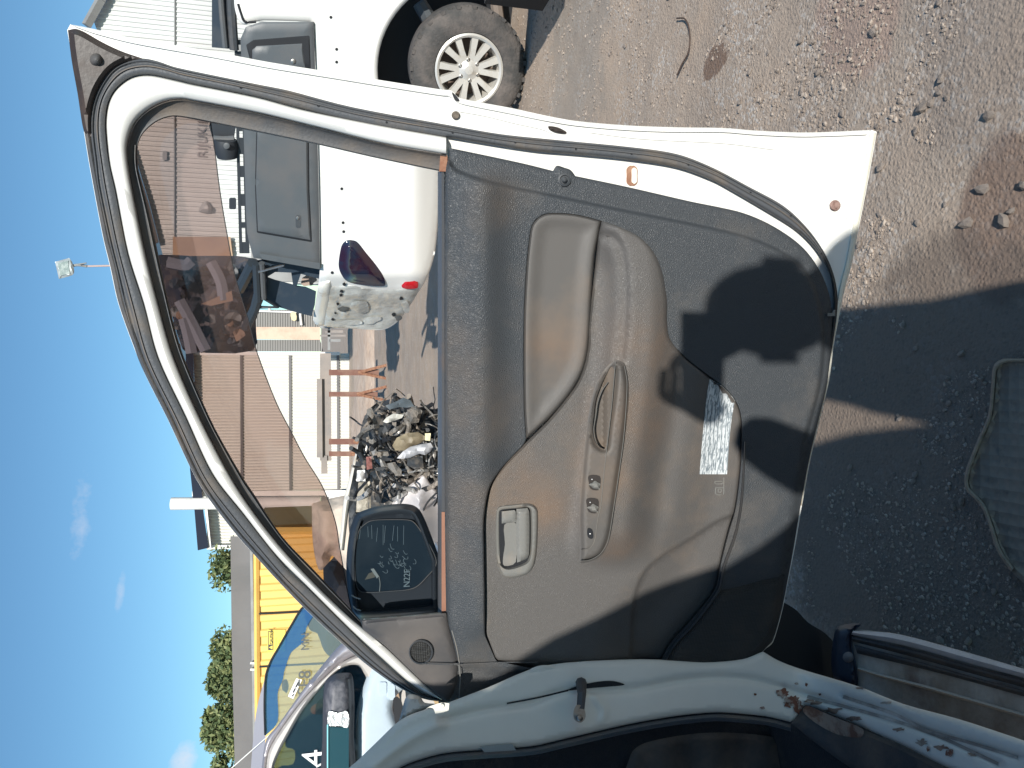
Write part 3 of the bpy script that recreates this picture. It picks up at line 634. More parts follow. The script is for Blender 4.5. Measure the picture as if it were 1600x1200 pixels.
lower = sheet('lower_moulding', GREY, D, greyh, m_greyg, door, step=7, thick=.03, rings=(1.5, 4, 7), angle=80, feat=[(resample(cove, 60), (-8, -4, 0, 4, 8)), (resample(pocket, 60), (-6, -3, 0, 3, 6))])
band('moulding_line', cove, cove + np.array([3.2, 0.6]), [(0, .03), (.2, .064), (.5, .068), (.8, .064), (1, .03)], D, m_greyg, lower, n=60)
# pod with pull and switches
PODO = cr([(961, 563), (970, 564), (977, 571), (982, 600), (981, 640), (974, 700), (965, 760), (955, 830), (946, 858), (934, 872), (915, 879), (905, 880, 1), (906, 858), (905, 800), (909, 740), (914, 690), (921, 640), (931, 600), (946, 576)], 5, True)
PULL = cr([(955, 573), (960, 580), (957, 620), (950, 668), (946, 700), (940, 700), (930, 690), (926, 672), (928, 648), (931, 625), (940, 600), (949, 583)], 5, True)
def podh(x, y, d):
    return .088 + .012 * ss(0, 9, d)
pod = sheet('armrest_pod', PODO, D, podh, m_grey, door, holes=[PULL], step=5, thick=.03, rings=(1.5, 3.5, 6, 9), angle=60)
sheet('pull_pocket', cr([(958, 566), (966, 580), (962, 622), (956, 670), (950, 706), (938, 706), (925, 694), (921, 672), (923, 646), (927, 622), (937, 595), (948, 573)], 5, True), D, lambda x, y, d: .074 + .012 * ss(940, 950, x), mat('worn grey recess', (.115, .10, .088), .6, dust=(9, (.19, .14, .10), .45, .75)), pod, step=5, thick=.004)
P = cr([(961, 565), (958, 600), (955, 635), (944, 730), (938, 790), (933, 812), (929, 842), (922, 855), (908, 859)], 6)
band('parting_line', P, P + np.array([1.5, .4]), [(0, .09), (.3, .1035), (.7, .1035), (1, .09)], D, m_greysm, pod, n=90)
P = cr([(975, 572), (979, 600), (974, 680), (966, 740), (957, 800), (949, 845), (938, 864), (922, 874), (907, 876)], 6)
band('parting_line', P, P + np.array([1.6, .5]), [(0, .09), (.3, .1045), (.7, .1045), (1, .09)], D, m_greysm, pod, n=90)
P = cr([(949, 597), (940, 610), (933, 629), (930, 650), (927, 670), (929, 686), (935, 697), (942, 701)], 6)
band('pull_lip', P, P + np.array([1.5, 0.8]), [(0, .088), (.3, .104), (.7, .104), (1, .088)], D, m_greysm, pod, n=60)
for (x, y) in ((929, 752), (926, 788), (922, 834)):
    big_ = y < 820
    if big_:
        sheet('switch_well', cr([(x - 9, y - 9), (x + 8, y - 8), (x + 9, y + 6), (x + 6, y + 14), (x - 6, y + 12), (x - 9, y + 2)], 3, True), D, .1018, mat('switch well', (.035, .030, .028), .6), pod, thick=.004)
        sheet('window_switch', cr([(x - 9, y + 5, 1), (x + 1, y - 1, 1), (x + 9, y + 4, 1), (x + 8, y + 13, 1), (x - 2, y + 11, 1)], 2, True), D, lambda px, py, d: .1045 + .004 * ss(0, 1.5, d), m_greysm, pod, step=3, thick=.006)
        disc('switch_light', (x - 4, y - 3), 1.0, D, m_whiteink, pod, off=.1025, n=8)
    else:
        sheet('window_switch', cr([(x - 4, y - 8), (x + 3, y - 6), (x + 5, y + 6), (x + 1, y + 8), (x - 4, y + 4)], 3, True), D, .103, m_dark, pod, thick=.004)
        disc('switch_light', (x, y), 1.2, D, m_whiteink, pod, off=.104, n=8)
# inner handle
def rr(x0, y0, x1, y1, r): return cr([(x0 + r, y0), ((x0 + x1) / 2, y0), (x1 - r, y0), (x1, y0 + r), (x1, (y0 + y1) / 2), (x1, y1 - r), (x1 - r, y1), ((x0 + x1) / 2, y1), (x0 + r, y1), (x0, y1 - r), (x0, (y0 + y1) / 2), (x0, y0 + r)], 4, True)
HO = cr([(775, 800), (780, 791), (800, 788), (825, 786), (836, 790), (841, 800), (840, 850), (836, 880), (826, 896), (805, 903), (788, 902), (778, 888), (774, 850)], 4, True)
HI = cr([(781, 800), (785, 797), (805, 795), (822, 794), (827, 798), (828, 840), (826, 868), (822, 877), (806, 884), (792, 886), (784, 879), (781, 850)], 4, True)
bez = sheet('handle_bezel', HO, D, lambda x, y, d: .042 + .011 * ss(0, 4, d), m_greysm, door, holes=[HI], step=5, thick=.016, rings=(2, 4), angle=60)
sheet('handle_recess', cr([(777, 796), (804, 790), (828, 790), (832, 800), (831, 875), (806, 889), (786, 890), (777, 880)], 3, True), D, .0445, m_dark, bez, thick=.003)
sheet('lock_lever', cr([(784, 799, 1), (804, 797, 1), (806, 800), (806, 816, 1), (784, 818, 1)], 3, True), D, lambda x, y, d: .056 + .003 * ss(0, 3, d), m_greysm, bez, step=4, thick=.012)
sheet('door_handle', cr([(807, 795, 1), (824, 794, 1), (827, 800), (827, 860), (824, 872), (808, 879, 1), (806, 840)], 3, True), D, lambda x, y, d: .055 + .006 * ss(0, 5, d), m_greysm, bez, step=4, thick=.014)
sheet('handle_cup', cr([(788, 820), (806, 818), (806, 878), (788, 884), (786, 872), (789, 850)], 3, True), D, lambda x, y, d: .0465 + .004 * ss(870, 880, y), m_greysm, bez, step=4, thick=.002)
# panel screw, reflector holes, drain plugs, striker hole
disc('panel_screw', (882, 281), 10, D, m_blackfine, trim, off=.026, prof=[(1, 0), (1, .003), (.75, .004), (.7, .001), (.45, .001), (.42, .007), (.2, .009), (.01, .009)])
sheet('latch_slot', rr(979, 259, 996, 290, 5), D, .0022, m_rust, door, thick=.004)
sheet('latch_slot_paint', rr(987, 262, 995, 287, 3), D, .0034, m_edge, door, thick=.002)
sheet('grommet', cr([(857, 197), (872, 199), (885, 206), (883, 209), (868, 207), (858, 202)], 4, True), D, lambda x, y, d: .003 + .004 * ss(0, 3, d), m_browncover, door, step=3, thick=.005)
disc('drain_plug', (712, 180), 6.5, D, mat('dirty plug', (.16, .13, .10), .7, var=(60, (.06, .05, .04), .45, .6)), door, off=.001)
disc('drain_plug', (1305, 321), 8.5, D, mat('rusty pink plug', (.33, .22, .19), .8, var=(70, (.20, .12, .10), .45, .6), bump=('n', 120, .004)), door, off=.001)
sheet('edge_dent', cr([(706, 144), (715, 152), (718, 158), (711, 157)], 3, True), D, .0055, m_dark, door, thick=.003)
sheet('clip_tab', np.array([(1293, 489), (1301, 489), (1302, 484), (1305, 484), (1305, 494), (1293, 494)]), D, .03, m_greysm, door, thick=.004)
# warning label
m_label = mat('printed warning label', (.64, .68, .70), .45, streak=(90, (.20, .24, .27), .50, .56, (1, 1, 5)))
LQ = cr([(1109, 592, 1), (1124, 600), (1137, 611), (1148, 625, 1), (1141, 672), (1136, 741, 1), (1093, 741, 1), (1098, 680), (1104, 620)], 3, True)
def labh(x, y, d): return greyh(x, y, pdist(np.c_[x, y], GREY)) + .0012
lb = sheet('warning_label', LQ, D, labh, m_label, lower, step=7, thick=.001)
for k in range(7):
    xs = 1100 + k * 6
    P = np.array([(xs + 6, 625 + k * 1.2), (xs - 1, 735)]); band('print_row', P, P + np.array([1.3, 0]), [(0, .0), (.1, .0005), (1, .0005)], lambda x, y, o: D(x, y, float(labh(np.array([x]), np.array([y]), 0)[0]) + o + .0004), mat('print grey', (.22, .26, .29), .6) if k == 0 else bpy.data.materials['print grey'], lb, n=14)
# moulded recycling marks
for q in (((1117, 752), (1129, 752), (1129, 756), (1117, 756), (1117, 752)), ((1118, 762), (1130, 762)), ((1118, 762), (1118, 773), (1131, 773), (1131, 746)), ((1122, 764), (1127, 764), (1127, 769), (1122, 769), (1122, 764))):
    P = resample(np.array(q, float), 12); MB().tube([D(x, y, float(greyh(np.array([x]), np.array([y]), np.array([40.]))[0]) + .0005) for x, y in P], .0009, 5).build('moulded_mark', m_greysm, lower)
sheet('pocket_gap', cr([(1157, 765, 1), (1158, 800), (1146, 838), (1138, 842), (1143, 820), (1151, 790)], 3, True), D, .0345, m_dark, lower, thick=.006)
band('panel_edge', cr([(1162, 690), (1160, 730), (1155, 790), (1146, 835), (1128, 885), (1120, 921), (1083, 972), (1054, 1003), (1038, 1030)], 6), cr([(1166, 690), (1165, 730), (1161, 792), (1152, 838), (1134, 889), (1126, 925), (1088, 977), (1059, 1007), (1043, 1032)], 6), [(0, .02), (.2, .047), (.6, .052), (1, .03)], D, m_blackfine, trim, n=90)
# speaker grille
sp = cr([(1122, 921, 1), (1150, 916), (1190, 905), (1226, 898, 1), (1220, 950), (1208, 995), (1180, 1028), (1150, 1045), (1092, 1056), (1033, 1057, 1), (1038, 1030), (1054, 1003), (1083, 972)], 5, True)
sheet('speaker_grille', sp, D, lambda x, y, d: .040 + .012 * ss(0, 12, d), m_mesh, door, step=9, thick=.02, rings=(3, 7, 12), angle=60)
# sail trim and tweeter
sail = cr([(566, 970, 1), (600, 966), (650, 962), (697, 958, 1), (703, 985), (716, 1030, 1), (715, 1038, 1), (712, 1070), (701, 1097, 1), (690, 1092), (650, 1056), (600, 1008), (568, 984)], 4, True)
sail_o = sheet('sail_trim', sail, D, lambda x, y, d: .028 + .008 * ss(0, 7, d), mat('dark sail plastic', (.062, .062, .066), .5, dust=(5, (.14, .125, .115), .45, .8), bump=('n', 1200, .0003)), door, step=9, thick=.02, rings=(2, 5), angle=60)
disc('tweeter_ring', (658, 1019), 19.5, D, m_blackfine, sail_o, off=.036, prof=[(1, -.002), (1, .004), (.92, .006), (.84, .004), (.8, 0), (.78, -.001)], n=40)
disc('tweeter_grille', (658, 1019), 15.5, D, m_mesh, sail_o, off=.035, prof=[(1, 0), (1, .003), (.6, .0045), (.01, .005)], n=30)
rod('glass_run', ((568, 968), (620, 964), (690, 958)), .002, D, m_steel, door, off=.01)
# moulding line down the front of the panel
rod('panel_joint', ((717, 1036), (719, 1060), (717, 1094)), .0009, D, m_greysm, trim, off=.0375)
rod('panel_joint', ((706, 985), (713, 1010), (718, 1036)), .0009, D, m_greysm, trim, off=.041)
rod('panel_joint', ((660, 1037), (716, 1038), (780, 1035), (840, 1035)), .001, D, m_black, trim, off=.044)
# door mirror
MO = cr([(554, 807), (562, 800), (590, 791), (625, 787), (644, 789), (655, 796), (664, 812), (677, 845), (688, 875, 1), (689, 958, 1), (640, 963), (566, 968), (551, 959), (544, 927), (541, 881), (546, 832)], 5, True)
mir = sheet('mirror_housing', MO, D, lambda x, y, d: -.085 + .022 * ss(0, 9, d) - .012 * ss(12, 15, d), m_mhouse, door, step=7, thick=.09, rings=(2, 5, 9, 12, 15), angle=60)
MG = cr([(558, 835), (563, 824), (579, 813), (610, 811), (641, 812), (650, 818), (660, 832), (672, 851), (683, 880), (668, 902), (647, 920), (609, 925), (564, 926), (555, 911), (553, 869)], 5, True)
MT = Plane(D(610, 870, -.068), (-.10, -1, -.28))
sheet('mirror_glass', MG, D, -.0695, m_mirror, mir, step=12, thick=.004)
e = np.vstack([MG, MG[:1]]); cen = MG.mean(0)
band('glass_rim', e, e + (cen - e) * .035, [(0, -.072), (.3, -.066), (.7, -.066), (1, -.072)], D, m_blackfine, mir, n=160)
m_scr = mat('dust scratches', (.085, .125, .15), .6)
for k in range(26):
    x0, y0 = random.gauss(622, 16), random.gauss(876, 9); a = random.uniform(0, 3); l = random.uniform(3, 11)
    pts_ = [(x0 + l * math.cos(a + .5 * j) * j / 3, y0 + l * math.sin(a + .7 * j) * j / 3) for j in range(4)]
    rod('dust_smear', pts_, .0005, D, m_scr, mir, n=4, off=-.069, per=3)
for k in range(9):
    x0 = 565 + k * 8 + random.uniform(-3, 3); rod('dust_smear', ((x0, 820 + random.uniform(-3, 5)), (x0 + random.uniform(-3, 3), 840 + random.uniform(-5, 12))), .0004, D, m_scr, mir, n=4, off=-.069, per=3)
sheet('dust_patch', np.array([(576, 896), (584, 893), (586, 902), (570, 906)], float), D, -.0683, mat('pale dust patch', (.045, .05, .045), .8), mir, thick=.0005)
sheet('dust_patch', np.array([(579, 889), (584, 888), (592, 900), (589, 904)], float), D, -.0680, mat('lighter dust patch', (.11, .14, .15), .8), mir, thick=.0005)
rod('dust_smear', ((592, 900), (594, 912), (593, 925)), .0008, D, bpy.data.materials['lighter dust patch'], mir, n=4, off=-.068)
text('marker_writing', 'N22F', .016, D(640, 917, -.0675), m_scr, mir, rx=Vector((1, -.261, 0)).normalized() , up=Vector((0, 0, 1)))
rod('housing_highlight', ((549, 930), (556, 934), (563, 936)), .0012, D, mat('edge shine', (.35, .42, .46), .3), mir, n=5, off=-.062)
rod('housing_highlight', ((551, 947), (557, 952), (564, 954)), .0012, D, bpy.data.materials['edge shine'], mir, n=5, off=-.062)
# -------- front flange of the door and its hinge end
FL = cr([(756, 1094, 1), (780, 1090), (805, 1068), (825, 1048), (843, 1040), (865, 1040), (930, 1050), (980, 1055), (1032, 1061), (1090, 1060), (1090, 1064), (1030, 1066), (975, 1071), (915, 1071), (880, 1077), (845, 1087), (790, 1094)], 5, True)
sheet('hinge_flange', FL, D, lambda x, y, d: .052 + .006 * ss(0, 5, d) + .006 * np.exp(-(((x - 848) ** 2 + (y - 1060) ** 2) / 60.)), m_whitejamb, door, step=5, thick=.05, rings=(2, 4), angle=60)
rod('wire_clip', ((758, 1092), (762, 1099), (772, 1101), (782, 1097), (786, 1091)), .0035, D, m_whitejamb, door, off=.05)

# -------- body side: hinge pillar running down into the sill
Yb = Plane((0, 1.43, 0), (.25, -1, 0)); Zb = PZ(.50)
def BODY(px, py, off=0.0):
    d = ray(px, py); a = (Yb(px, py, off) - CAMP).length; b_ = (Zb(px, py, off) - CAMP).length if px > 900 else 9
    k = .10; hq = max(k - abs(a - b_), 0) / k; t_ = min(a, b_) - hq * hq * k * .25; return CAMP + d.normalized() * t_
PIL = cr([(545, 1200, 1), (560, 1187), (590, 1158), (618, 1131), (636, 1119), (660, 1110), (700, 1098, 1), (760, 1075), (850, 1040), (1000, 1030), (1100, 1035), (1160, 1030), (1192, 1018, 1), (1216, 1032), (1250, 1045), (1340, 1072), (1412, 1100), (1500, 1124), (1600, 1157), (1680, 1184, 1), (1640, 1262, 1), (1475, 1197), (1412, 1165), (1350, 1138), (1300, 1117), (1258, 1102), (1245, 1122), (1235, 1128, 1), (1200, 1120), (1155, 1115), (1117, 1113), (1055, 1119), (980, 1132), (880, 1155), (830, 1166), (747, 1172), (700, 1176), (665, 1184), (626, 1199), (590, 1225, 1), (540, 1240, 1)], 4, True)
def ridge(x, y, pts_, wpx):
    d_ = pdist(np.c_[x, y], cr(pts_, 4), closed=False); return np.exp(-(d_ / wpx) ** 2)
def pilh(x, y, d):
    hh = .006 * ss(0, 8, d)
    hh += -.010 * ridge(x, y, ((690, 1125), (760, 1108), (830, 1098), (880, 1080), (950, 1078), (1000, 1075), (1060, 1063), (1120, 1058), (1180, 1062), (1260, 1085), (1330, 1105), (1400, 1125), (1470, 1150), (1560, 1192)), 5)
    hh += -.012 * ridge(x, y, ((1318, 1087), (1400, 1115), (1450, 1140), (1520, 1160), (1590, 1182)), 4.5)
    hh += .008 * ridge(x, y, ((580, 1200), (640, 1155), (690, 1130)), 8)
    hh += .005 * ridge(x, y, ((930, 1090), (945, 1110), (940, 1125)), 4)
    hh += -.02 * (1 - ss(0, 60, y - 1150)) * (y > 1150) * 0
    return hh
_l1 = resample(cr(((690, 1125), (760, 1108), (830, 1098), (880, 1080), (950, 1078), (1000, 1075), (1060, 1063), (1120, 1058), (1180, 1062), (1260, 1085), (1330, 1105), (1400, 1125), (1470, 1150), (1560, 1192)), 4), 180)
_l2 = resample(cr(((1318, 1087), (1400, 1115), (1450, 1140), (1520, 1160), (1590, 1182)), 4), 70)
body = sheet('body_side', PIL, BODY, pilh, m_whitejamb, car, step=6, thick=.05, rings=(3, 7), angle=180, feat=[(_l1, (-6, -3, 0, 3, 6)), (_l2, (-5, -2.5, 0, 2.5, 5)), (resample(cr(((580, 1200), (640, 1155), (690, 1130)), 6), 30), (-8, -4, 0, 4, 8))])
# muddy, rusty patches on the sill
m_mud = mat('dried mud on the sill', (.30, .22, .17), .95, var=(26, (.16, .08, .055), .50, .62), bump=('n', 60, .004))
m_rustspot = mat('rust blister', (.20, .085, .055), .9, var=(70, (.42, .36, .31), .50, .60), bump=('n', 90, .003))
m_sill2 = mat('pale dried mud', (.42, .36, .30), .95, var=(30, (.25, .19, .15), .45, .6))
def onbody(dz): return lambda x, y, d: pilh(x, y, pdist(np.c_[x, y], PIL)) + dz
def blob(c, rx, ry, n=22, j=.3):
    ph_ = [random.uniform(1 - j, 1 + j) for _ in range(n)]; return cr([(c[0] + rx * ph_[i] * math.cos(6.283 * i / n), c[1] + ry * ph_[i] * math.sin(6.283 * i / n)) for i in range(n)], 2, True)
for c_, a, b_ in (((1222, 1083), 10, 7), ((1238, 1095), 11, 8), ((1247, 1106), 7, 10), ((1231, 1100), 6, 6)): sheet('rust_spot', blob(c_, a, b_), BODY, onbody(.002), m_rustspot, body, step=4, thick=.001)
for c_, a, b_ in (((1245, 1068), 3, 2), ((1260, 1070), 2, 3), ((1281, 1085), 2, 1.6), ((1192, 1106), 4, 2), ((1450, 1170), 2.5, 4), ((1483, 1176), 6, 6), ((1180, 1085), 2, 2), ((905, 1158), 3, 1)): sheet('rust_spot', blob(c_, a, b_, 10), BODY, onbody(.002), m_rustspot, body, step=4, thick=.001)
def oB(o): return lambda x, y, off: BODY(x, y, float(pilh(np.array([x]), np.array([y]), np.array([20.]))[0]) + off + o)
m_groove = mat('groove grime', (.33, .30, .27), .8, dust=(18, (.62, .58, .52), .45, .62))
g2 = cr(((1318, 1086), (1400, 1114), (1450, 1139), (1520, 1159), (1590, 1181)), 6)
band('dirty_groove', g2, g2 + np.array([-1.4, 5.0]), [(0, 0), (.5, .0008), (1, 0)], oB(.001), m_groove, body, n=60)
g1 = cr(((1262, 1086), (1330, 1104), (1400, 1124), (1470, 1149), (1560, 1191)), 6)
band('dirty_groove', g1, g1 + np.array([-1.4, 5.0]), [(0, 0), (.5, .0008), (1, 0)], oB(.001), m_groove, body, n=60)
random.seed(5)
for c_, a, b_ in (((1272, 1096), 12, 4), ((1300, 1110), 14, 4), ((1335, 1122), 10, 4), ((1440, 1160), 9, 5), ((1405, 1140), 8, 3), ((1345, 1075), 7, 2), ((1470, 1168), 10, 4), ((1520, 1178), 8, 3), ((1385, 1098), 7, 2.4)): sheet('mud_smear', blob(c_, a, b_, 16, .4), BODY, onbody(.0012), m_sill2 if a % 2 else m_mud, body, step=4, thick=.0006)
sheet('hinge_gap', cr([(886, 1079), (905, 1071), (935, 1065), (958, 1064), (976, 1070), (950, 1073), (915, 1076)], 4, True), BODY, onbody(.002), m_dark, body, step=5, thick=.001)
band('seam_gap', cr([(792, 1098), (840, 1089), (888, 1077)], 6), cr([(792, 1100.5), (840, 1091.5), (888, 1080)], 6), [(0, 0), (.5, .0006), (1, 0)], oB(.001), m_dark, body, n=30)
# hinge bracket, check strap, plate
sheet('hinge_bracket', cr([(661, 1112), (671, 1104), (690, 1098), (702, 1099, 1), (701, 1110, 1), (692, 1113), (680, 1115, 1), (677, 1107), (669, 1106)], 3, True), Yb, .09, m_whitejamb, car, thick=.02, step=5)
disc('hinge_screw', (691, 1103), 3.5, Yb, m_whitejamb, car, off=.09)
ck = MB().tube([Yb(908, 1066, .02), Yb(909, 1085, .05), Yb(907, 1108, .055)], [.010, .0075, .007], 8).build('check_strap', m_blackfine, car)
sheet('strap_bracket', cr([(899, 1104), (904, 1101), (912, 1106), (915, 1120), (908, 1129), (898, 1125), (896, 1114)], 4, True), Yb, .06, m_steel, car, thick=.018)
disc('strap_bolt', (906, 1122), 5, Yb, m_steel, car, off=.062, prof=[(1, 0), (1, .006), (.6, .008), (.01, .008)], n=12)
sheet('id_sticker', np.array([(750, 1167), (800, 1162), (807, 1173), (757, 1176)], float), BODY, lambda x, y, d: .011 + 0 * x, mat('grey sticker', (.26, .30, .31), .5), car, thick=.001)
sheet('fender_corner', cr([(622, 1131, 1), (628, 1110), (633, 1092), (640, 1085), (656, 1088), (664, 1098), (700, 1100, 1), (690, 1108), (668, 1108), (655, 1112), (640, 1120)], 4, True), Yb, lambda x, y, d: -.03 + .012 * ss(0, 6, d), mat('sunlit dusty wing paint', (.62, .60, .56), .4, dust=(30, (.3, .25, .2), .5, .7)), car, step=5, thick=.02)  # off-white wing paint with dust specks
# black door-opening seal and interior
op = cr([(590, 1228), (626, 1201), (665, 1186), (700, 1178), (747, 1174), (830, 1168), (880, 1157), (980, 1134), (1055, 1121), (1117, 1115), (1155, 1117), (1200, 1122), (1235, 1131)], 5)
band('opening_seal', op, op + np.array([1.0, 12]), [(0, -.01), (.2, .014), (.5, .020), (.8, .012), (1, -.03)], BODY, m_rub, car, n=120)
IN = Plane((-.62, 1.47, 0), (.35, -1, 0))
sheet('footwell_trim', cr([(600, 1200, 1), (700, 1170), (850, 1160), (980, 1128), (1060, 1112), (1150, 1108), (1230, 1118), (1270, 1128), (1330, 1150), (1420, 1180), (1500, 1215), (1560, 1300, 1), (600, 1300, 1)], 4, True), IN, lambda x, y, d: -.02 - .10 * ss(1190, 1290, y) + .012 * ridge(x, y, ((980, 1180), (1100, 1150), (1250, 1150), (1400, 1200)), 9), m_carpet, car, step=9, thick=.03, angle=60)
sheet('kick_panel', cr([(985, 1180), (1010, 1160), (1100, 1145), (1200, 1150), (1290, 1175), (1340, 1200), (1360, 1260), (980, 1260)], 4, True), IN, lambda x, y, d: -.005 + .012 * ss(0, 12, d) + .004 * np.sin(x * .08), m_trimgrey, car, step=8, thick=.02, rings=(3, 7), angle=60)
sheet('sill_trim', cr([(1236, 1130, 1), (1262, 1104), (1300, 1119), (1350, 1140), (1412, 1167), (1475, 1199), (1580, 1250, 1), (1500, 1290, 1), (1400, 1235), (1330, 1200), (1280, 1165)], 4, True), BODY, lambda x, y, d: .004 + .008 * ss(0, 8, d), m_trimgrey, car, step=7, thick=.04, rings=(3, 7), angle=60)
m_mudpatch = m_mud
sheet('mud_patch', cr([(1262, 1103), (1300, 1119), (1348, 1139), (1345, 1152), (1310, 1148), (1275, 1130), (1255, 1112)], 4, True), BODY, .014, m_mud, car, step=6, thick=.001)
# side step below the sill
ST = PZ(.385)
sheet('step_board', cr([(1318, 1000, 1), (1332, 986), (1345, 984), (1400, 991), (1500, 1017), (1600, 1046), (1680, 1068, 1), (1660, 1190, 1), (1550, 1160), (1412, 1115), (1330, 1085)], 3, True), ST, 0.0, mat('dirty step board', (.60, .54, .46), .6, dust=(6, (.33, .25, .18), .40, .66), streak=(5, (.17, .10, .08), .54, .68, (1, 1, 1)), bump=('n', 60, .003)), car, step=12, thick=.05)
def sb(name, A, B, prof, mt_): band(name, cr(A, 6), cr(B, 6), prof, ST, mt_, car, n=70)
sb('step_edge', ((1333, 985), (1400, 990), (1500, 1016), (1600, 1045), (1680, 1068)), ((1330, 992), (1425, 1012), (1525, 1040), (1600, 1060), (1680, 1084)), [(0, -.03), (.06, .012), (.5, .018), (.94, .014), (1, -.01)], mat('pale step edge', (.50, .49, .51), .45, dust=(9, (.36, .32, .28), .5, .8)))
sb('step_tread', ((1330, 993), (1425, 1014), (1525, 1042), (1600, 1062), (1680, 1086)), ((1333, 1003), (1425, 1027), (1525, 1055), (1600, 1075), (1680, 1098)), [(0, -.01), (.1, .010), (.45, .012), (.9, .008), (1, -.01)], m_trimgrey)
sb('step_tread', ((1334, 1006), (1425, 1030), (1525, 1058), (1600, 1078), (1680, 1101)), ((1340, 1022), (1450, 1048), (1525, 1068), (1600, 1089), (1680, 1110)), [(0, -.01), (.1, .008), (.45, .010), (.9, .006), (1, -.01)], m_trimgrey)
sb('step_bead', ((1340, 1041), (1375, 1052), (1450, 1071), (1600, 1114), (1680, 1137)), ((1340, 1048), (1375, 1059), (1450, 1079), (1600, 1123), (1680, 1147)), [(0, -.006), (.2, .010), (.5, .014), (.8, .010), (1, -.006)], mat('dusty bead', (.52, .47, .41), .7))
sheet('step_end_cap', cr([(1305, 985), (1318, 976), (1345, 975), (1334, 988), (1332, 1010), (1338, 1040), (1338, 1074), (1306, 1064), (1299, 1030)], 4, True), ST, lambda x, y, d: .004 + .012 * ss(0, 8, d), mat('blue black end cap', (.018, .024, .04), .4), car, step=6, thick=.06, rings=(2, 5))
disc('step_bolt', (1325, 1027), 9, ST, mat('dusty bolt', (.16, .15, .15), .7), car, off=.014, prof=[(1, -.002), (.9, .003), (.5, .006), (.01, .007)])
# mud flap behind
sheet('mud_flap', cr([(1205, 940), (1240, 950), (1262, 972), (1290, 990), (1305, 1010), (1310, 1075), (1200, 1030), (1190, 1000)], 4, True), Plane((0, 1.62, 0), (.2, -1, 0)), 0.0, m_dark, car, step=14, thick=.02)
# -------- rest of the car, beside and behind the photographer: cab, roof, seats, rear door ajar (they throw the shade)
def quadbox(name, pts_lo, z0, z1, mt_, pr):
    v = [(x, y, z0) for x, y in pts_lo] + [(x, y, z1) for x, y in pts_lo]; n = len(pts_lo)
    return link(name, v, [tuple(range(n))[::-1], tuple(range(n, 2 * n))] + [(i, (i + 1) % n, n + (i + 1) % n, n + i) for i in range(n)], mt_, pr, smooth=False)
quadbox('floor_pan', [(-2.05, -1.6), (-.66, -1.6), (-.66, 1.9), (-2.05, 1.9)], .40, .50, m_carpet, car)
quadbox('roof_panel', [(-1.95, -1.5), (-.50, -1.5), (-.50, .86), (-1.95, .86)], 1.72, 1.77, m_white, car)
quadbox('far_side', [(-2.10, -1.6), (-2.03, -1.6), (-2.03, 2.2), (-2.10, 2.2)], .45, 1.15, m_white, car)
quadbox('rear_wall', [(-2.02, -1.6), (-.68, -1.6), (-.68, -1.53), (-2.02, -1.53)], .5, 1.70, m_white, car)
quadbox('centre_pillar', [(-.78, -.05), (-.66, -.05), (-.66, .06), (-.78, .06)], .5, 1.72, m_whitejamb, car)
MB().box((-1.1, .05, .72), (.55, .55, .22)).box((-1.1, -.28, 1.05), (.52, .16, .62)).build('front_seat', m_carpet, car, smooth=False)
quadbox('dashboard', [(-2.0, 1.55), (-.95, 1.55), (-.95, 1.95), (-2.0, 1.95)], .85, 1.12, m_carpet, car)
quadbox('bulkhead', [(-2.0, 1.95), (-.75, 1.95), (-.75, 2.0), (-2.0, 2.0)], .35, 1.12, m_carpet, car)
# unseen rear door, added ajar: outline traced back from the slanting shade it throws
RDn = Vector((.80, .60, 0)); RDp = Vector((-.66, .02, 0))
def up_sun(P, n=RDn, p0=RDp):
    s_ = (Vector((p0.x, p0.y, 0)) - P).dot(n) / SD.dot(n); return P + SD * s_
rd = [up_sun(D(*q)) for q in ((700, 1092), (760, 1062), (800, 1038), (825, 1012), (870, 984), (940, 952), (1010, 918), (1130, 878), (1180, 848), (1245, 800))]
rd += [up_sun(GP(*q)) for q in ((1330, 676), (1450, 662), (1600, 640), (1760, 620))]
rd = [Vector((-.80, .02 + (.14) * .80 / .60, 1.86))] + [p for p in rd if p.z > .45]; print('rear door outline', [tuple(round(c_, 2) for c_ in p) for p in rd])
rd = rd + [Vector((rd[-1].x, rd[-1].y, .42)), Vector((rd[0].x, rd[0].y, .42))]
v = [tuple(p) for p in rd] + [tuple(p - RDn * .06) for p in rd]; n = len(rd)
link('rear_door_caster', v, [tuple(range(n)), tuple(range(n, 2 * n))[::-1]] + [(i, (i + 1) % n, n + (i + 1) % n, n + i) for i in range(n)], m_white, car, smooth=False)

# ================================================================= PHOTOGRAPHER (stands behind the camera, throws the shadow)
person = empty('person', (.16, -.45, 0), 'person in dark work clothes holding up a phone, standing just behind the viewpoint', 'person')
def sp_(px, py, y):
    """point at depth y whose shadow falls at that place of the door"""
    P = D(px, py, .04); s_ = (y - P.y) / SD.y; return P + SD * s_
def skin(name, nodes, edges, mt_, parent, sub=1):
    me = bpy.data.meshes.new(name); L = L0[parent.name]; me.from_pydata([tuple(Vector(n_[0]) - L) for n_ in nodes], edges, []); me.materials.append(mt_)
    o = bpy.data.objects.new(name, me); S.collection.objects.link(o); o.parent = parent; L0[o.name] = L
    md = o.modifiers.new('skin', 'SKIN'); md.use_smooth_shade = True
    for i, n_ in enumerate(nodes):
        r_ = n_[1]; o.data.skin_vertices[0].data[i].radius = (r_, r_) if not hasattr(r_, '__len__') else r_
    o.data.skin_vertices[0].data[0].use_root = True
    s_ = o.modifiers.new('sub', 'SUBSURF'); s_.levels = sub; s_.render_levels = sub; return o
head = sp_(1212, 486, -.44); shR = sp_(1345, 425, -.46); shL = sp_(1350, 580, -.44)
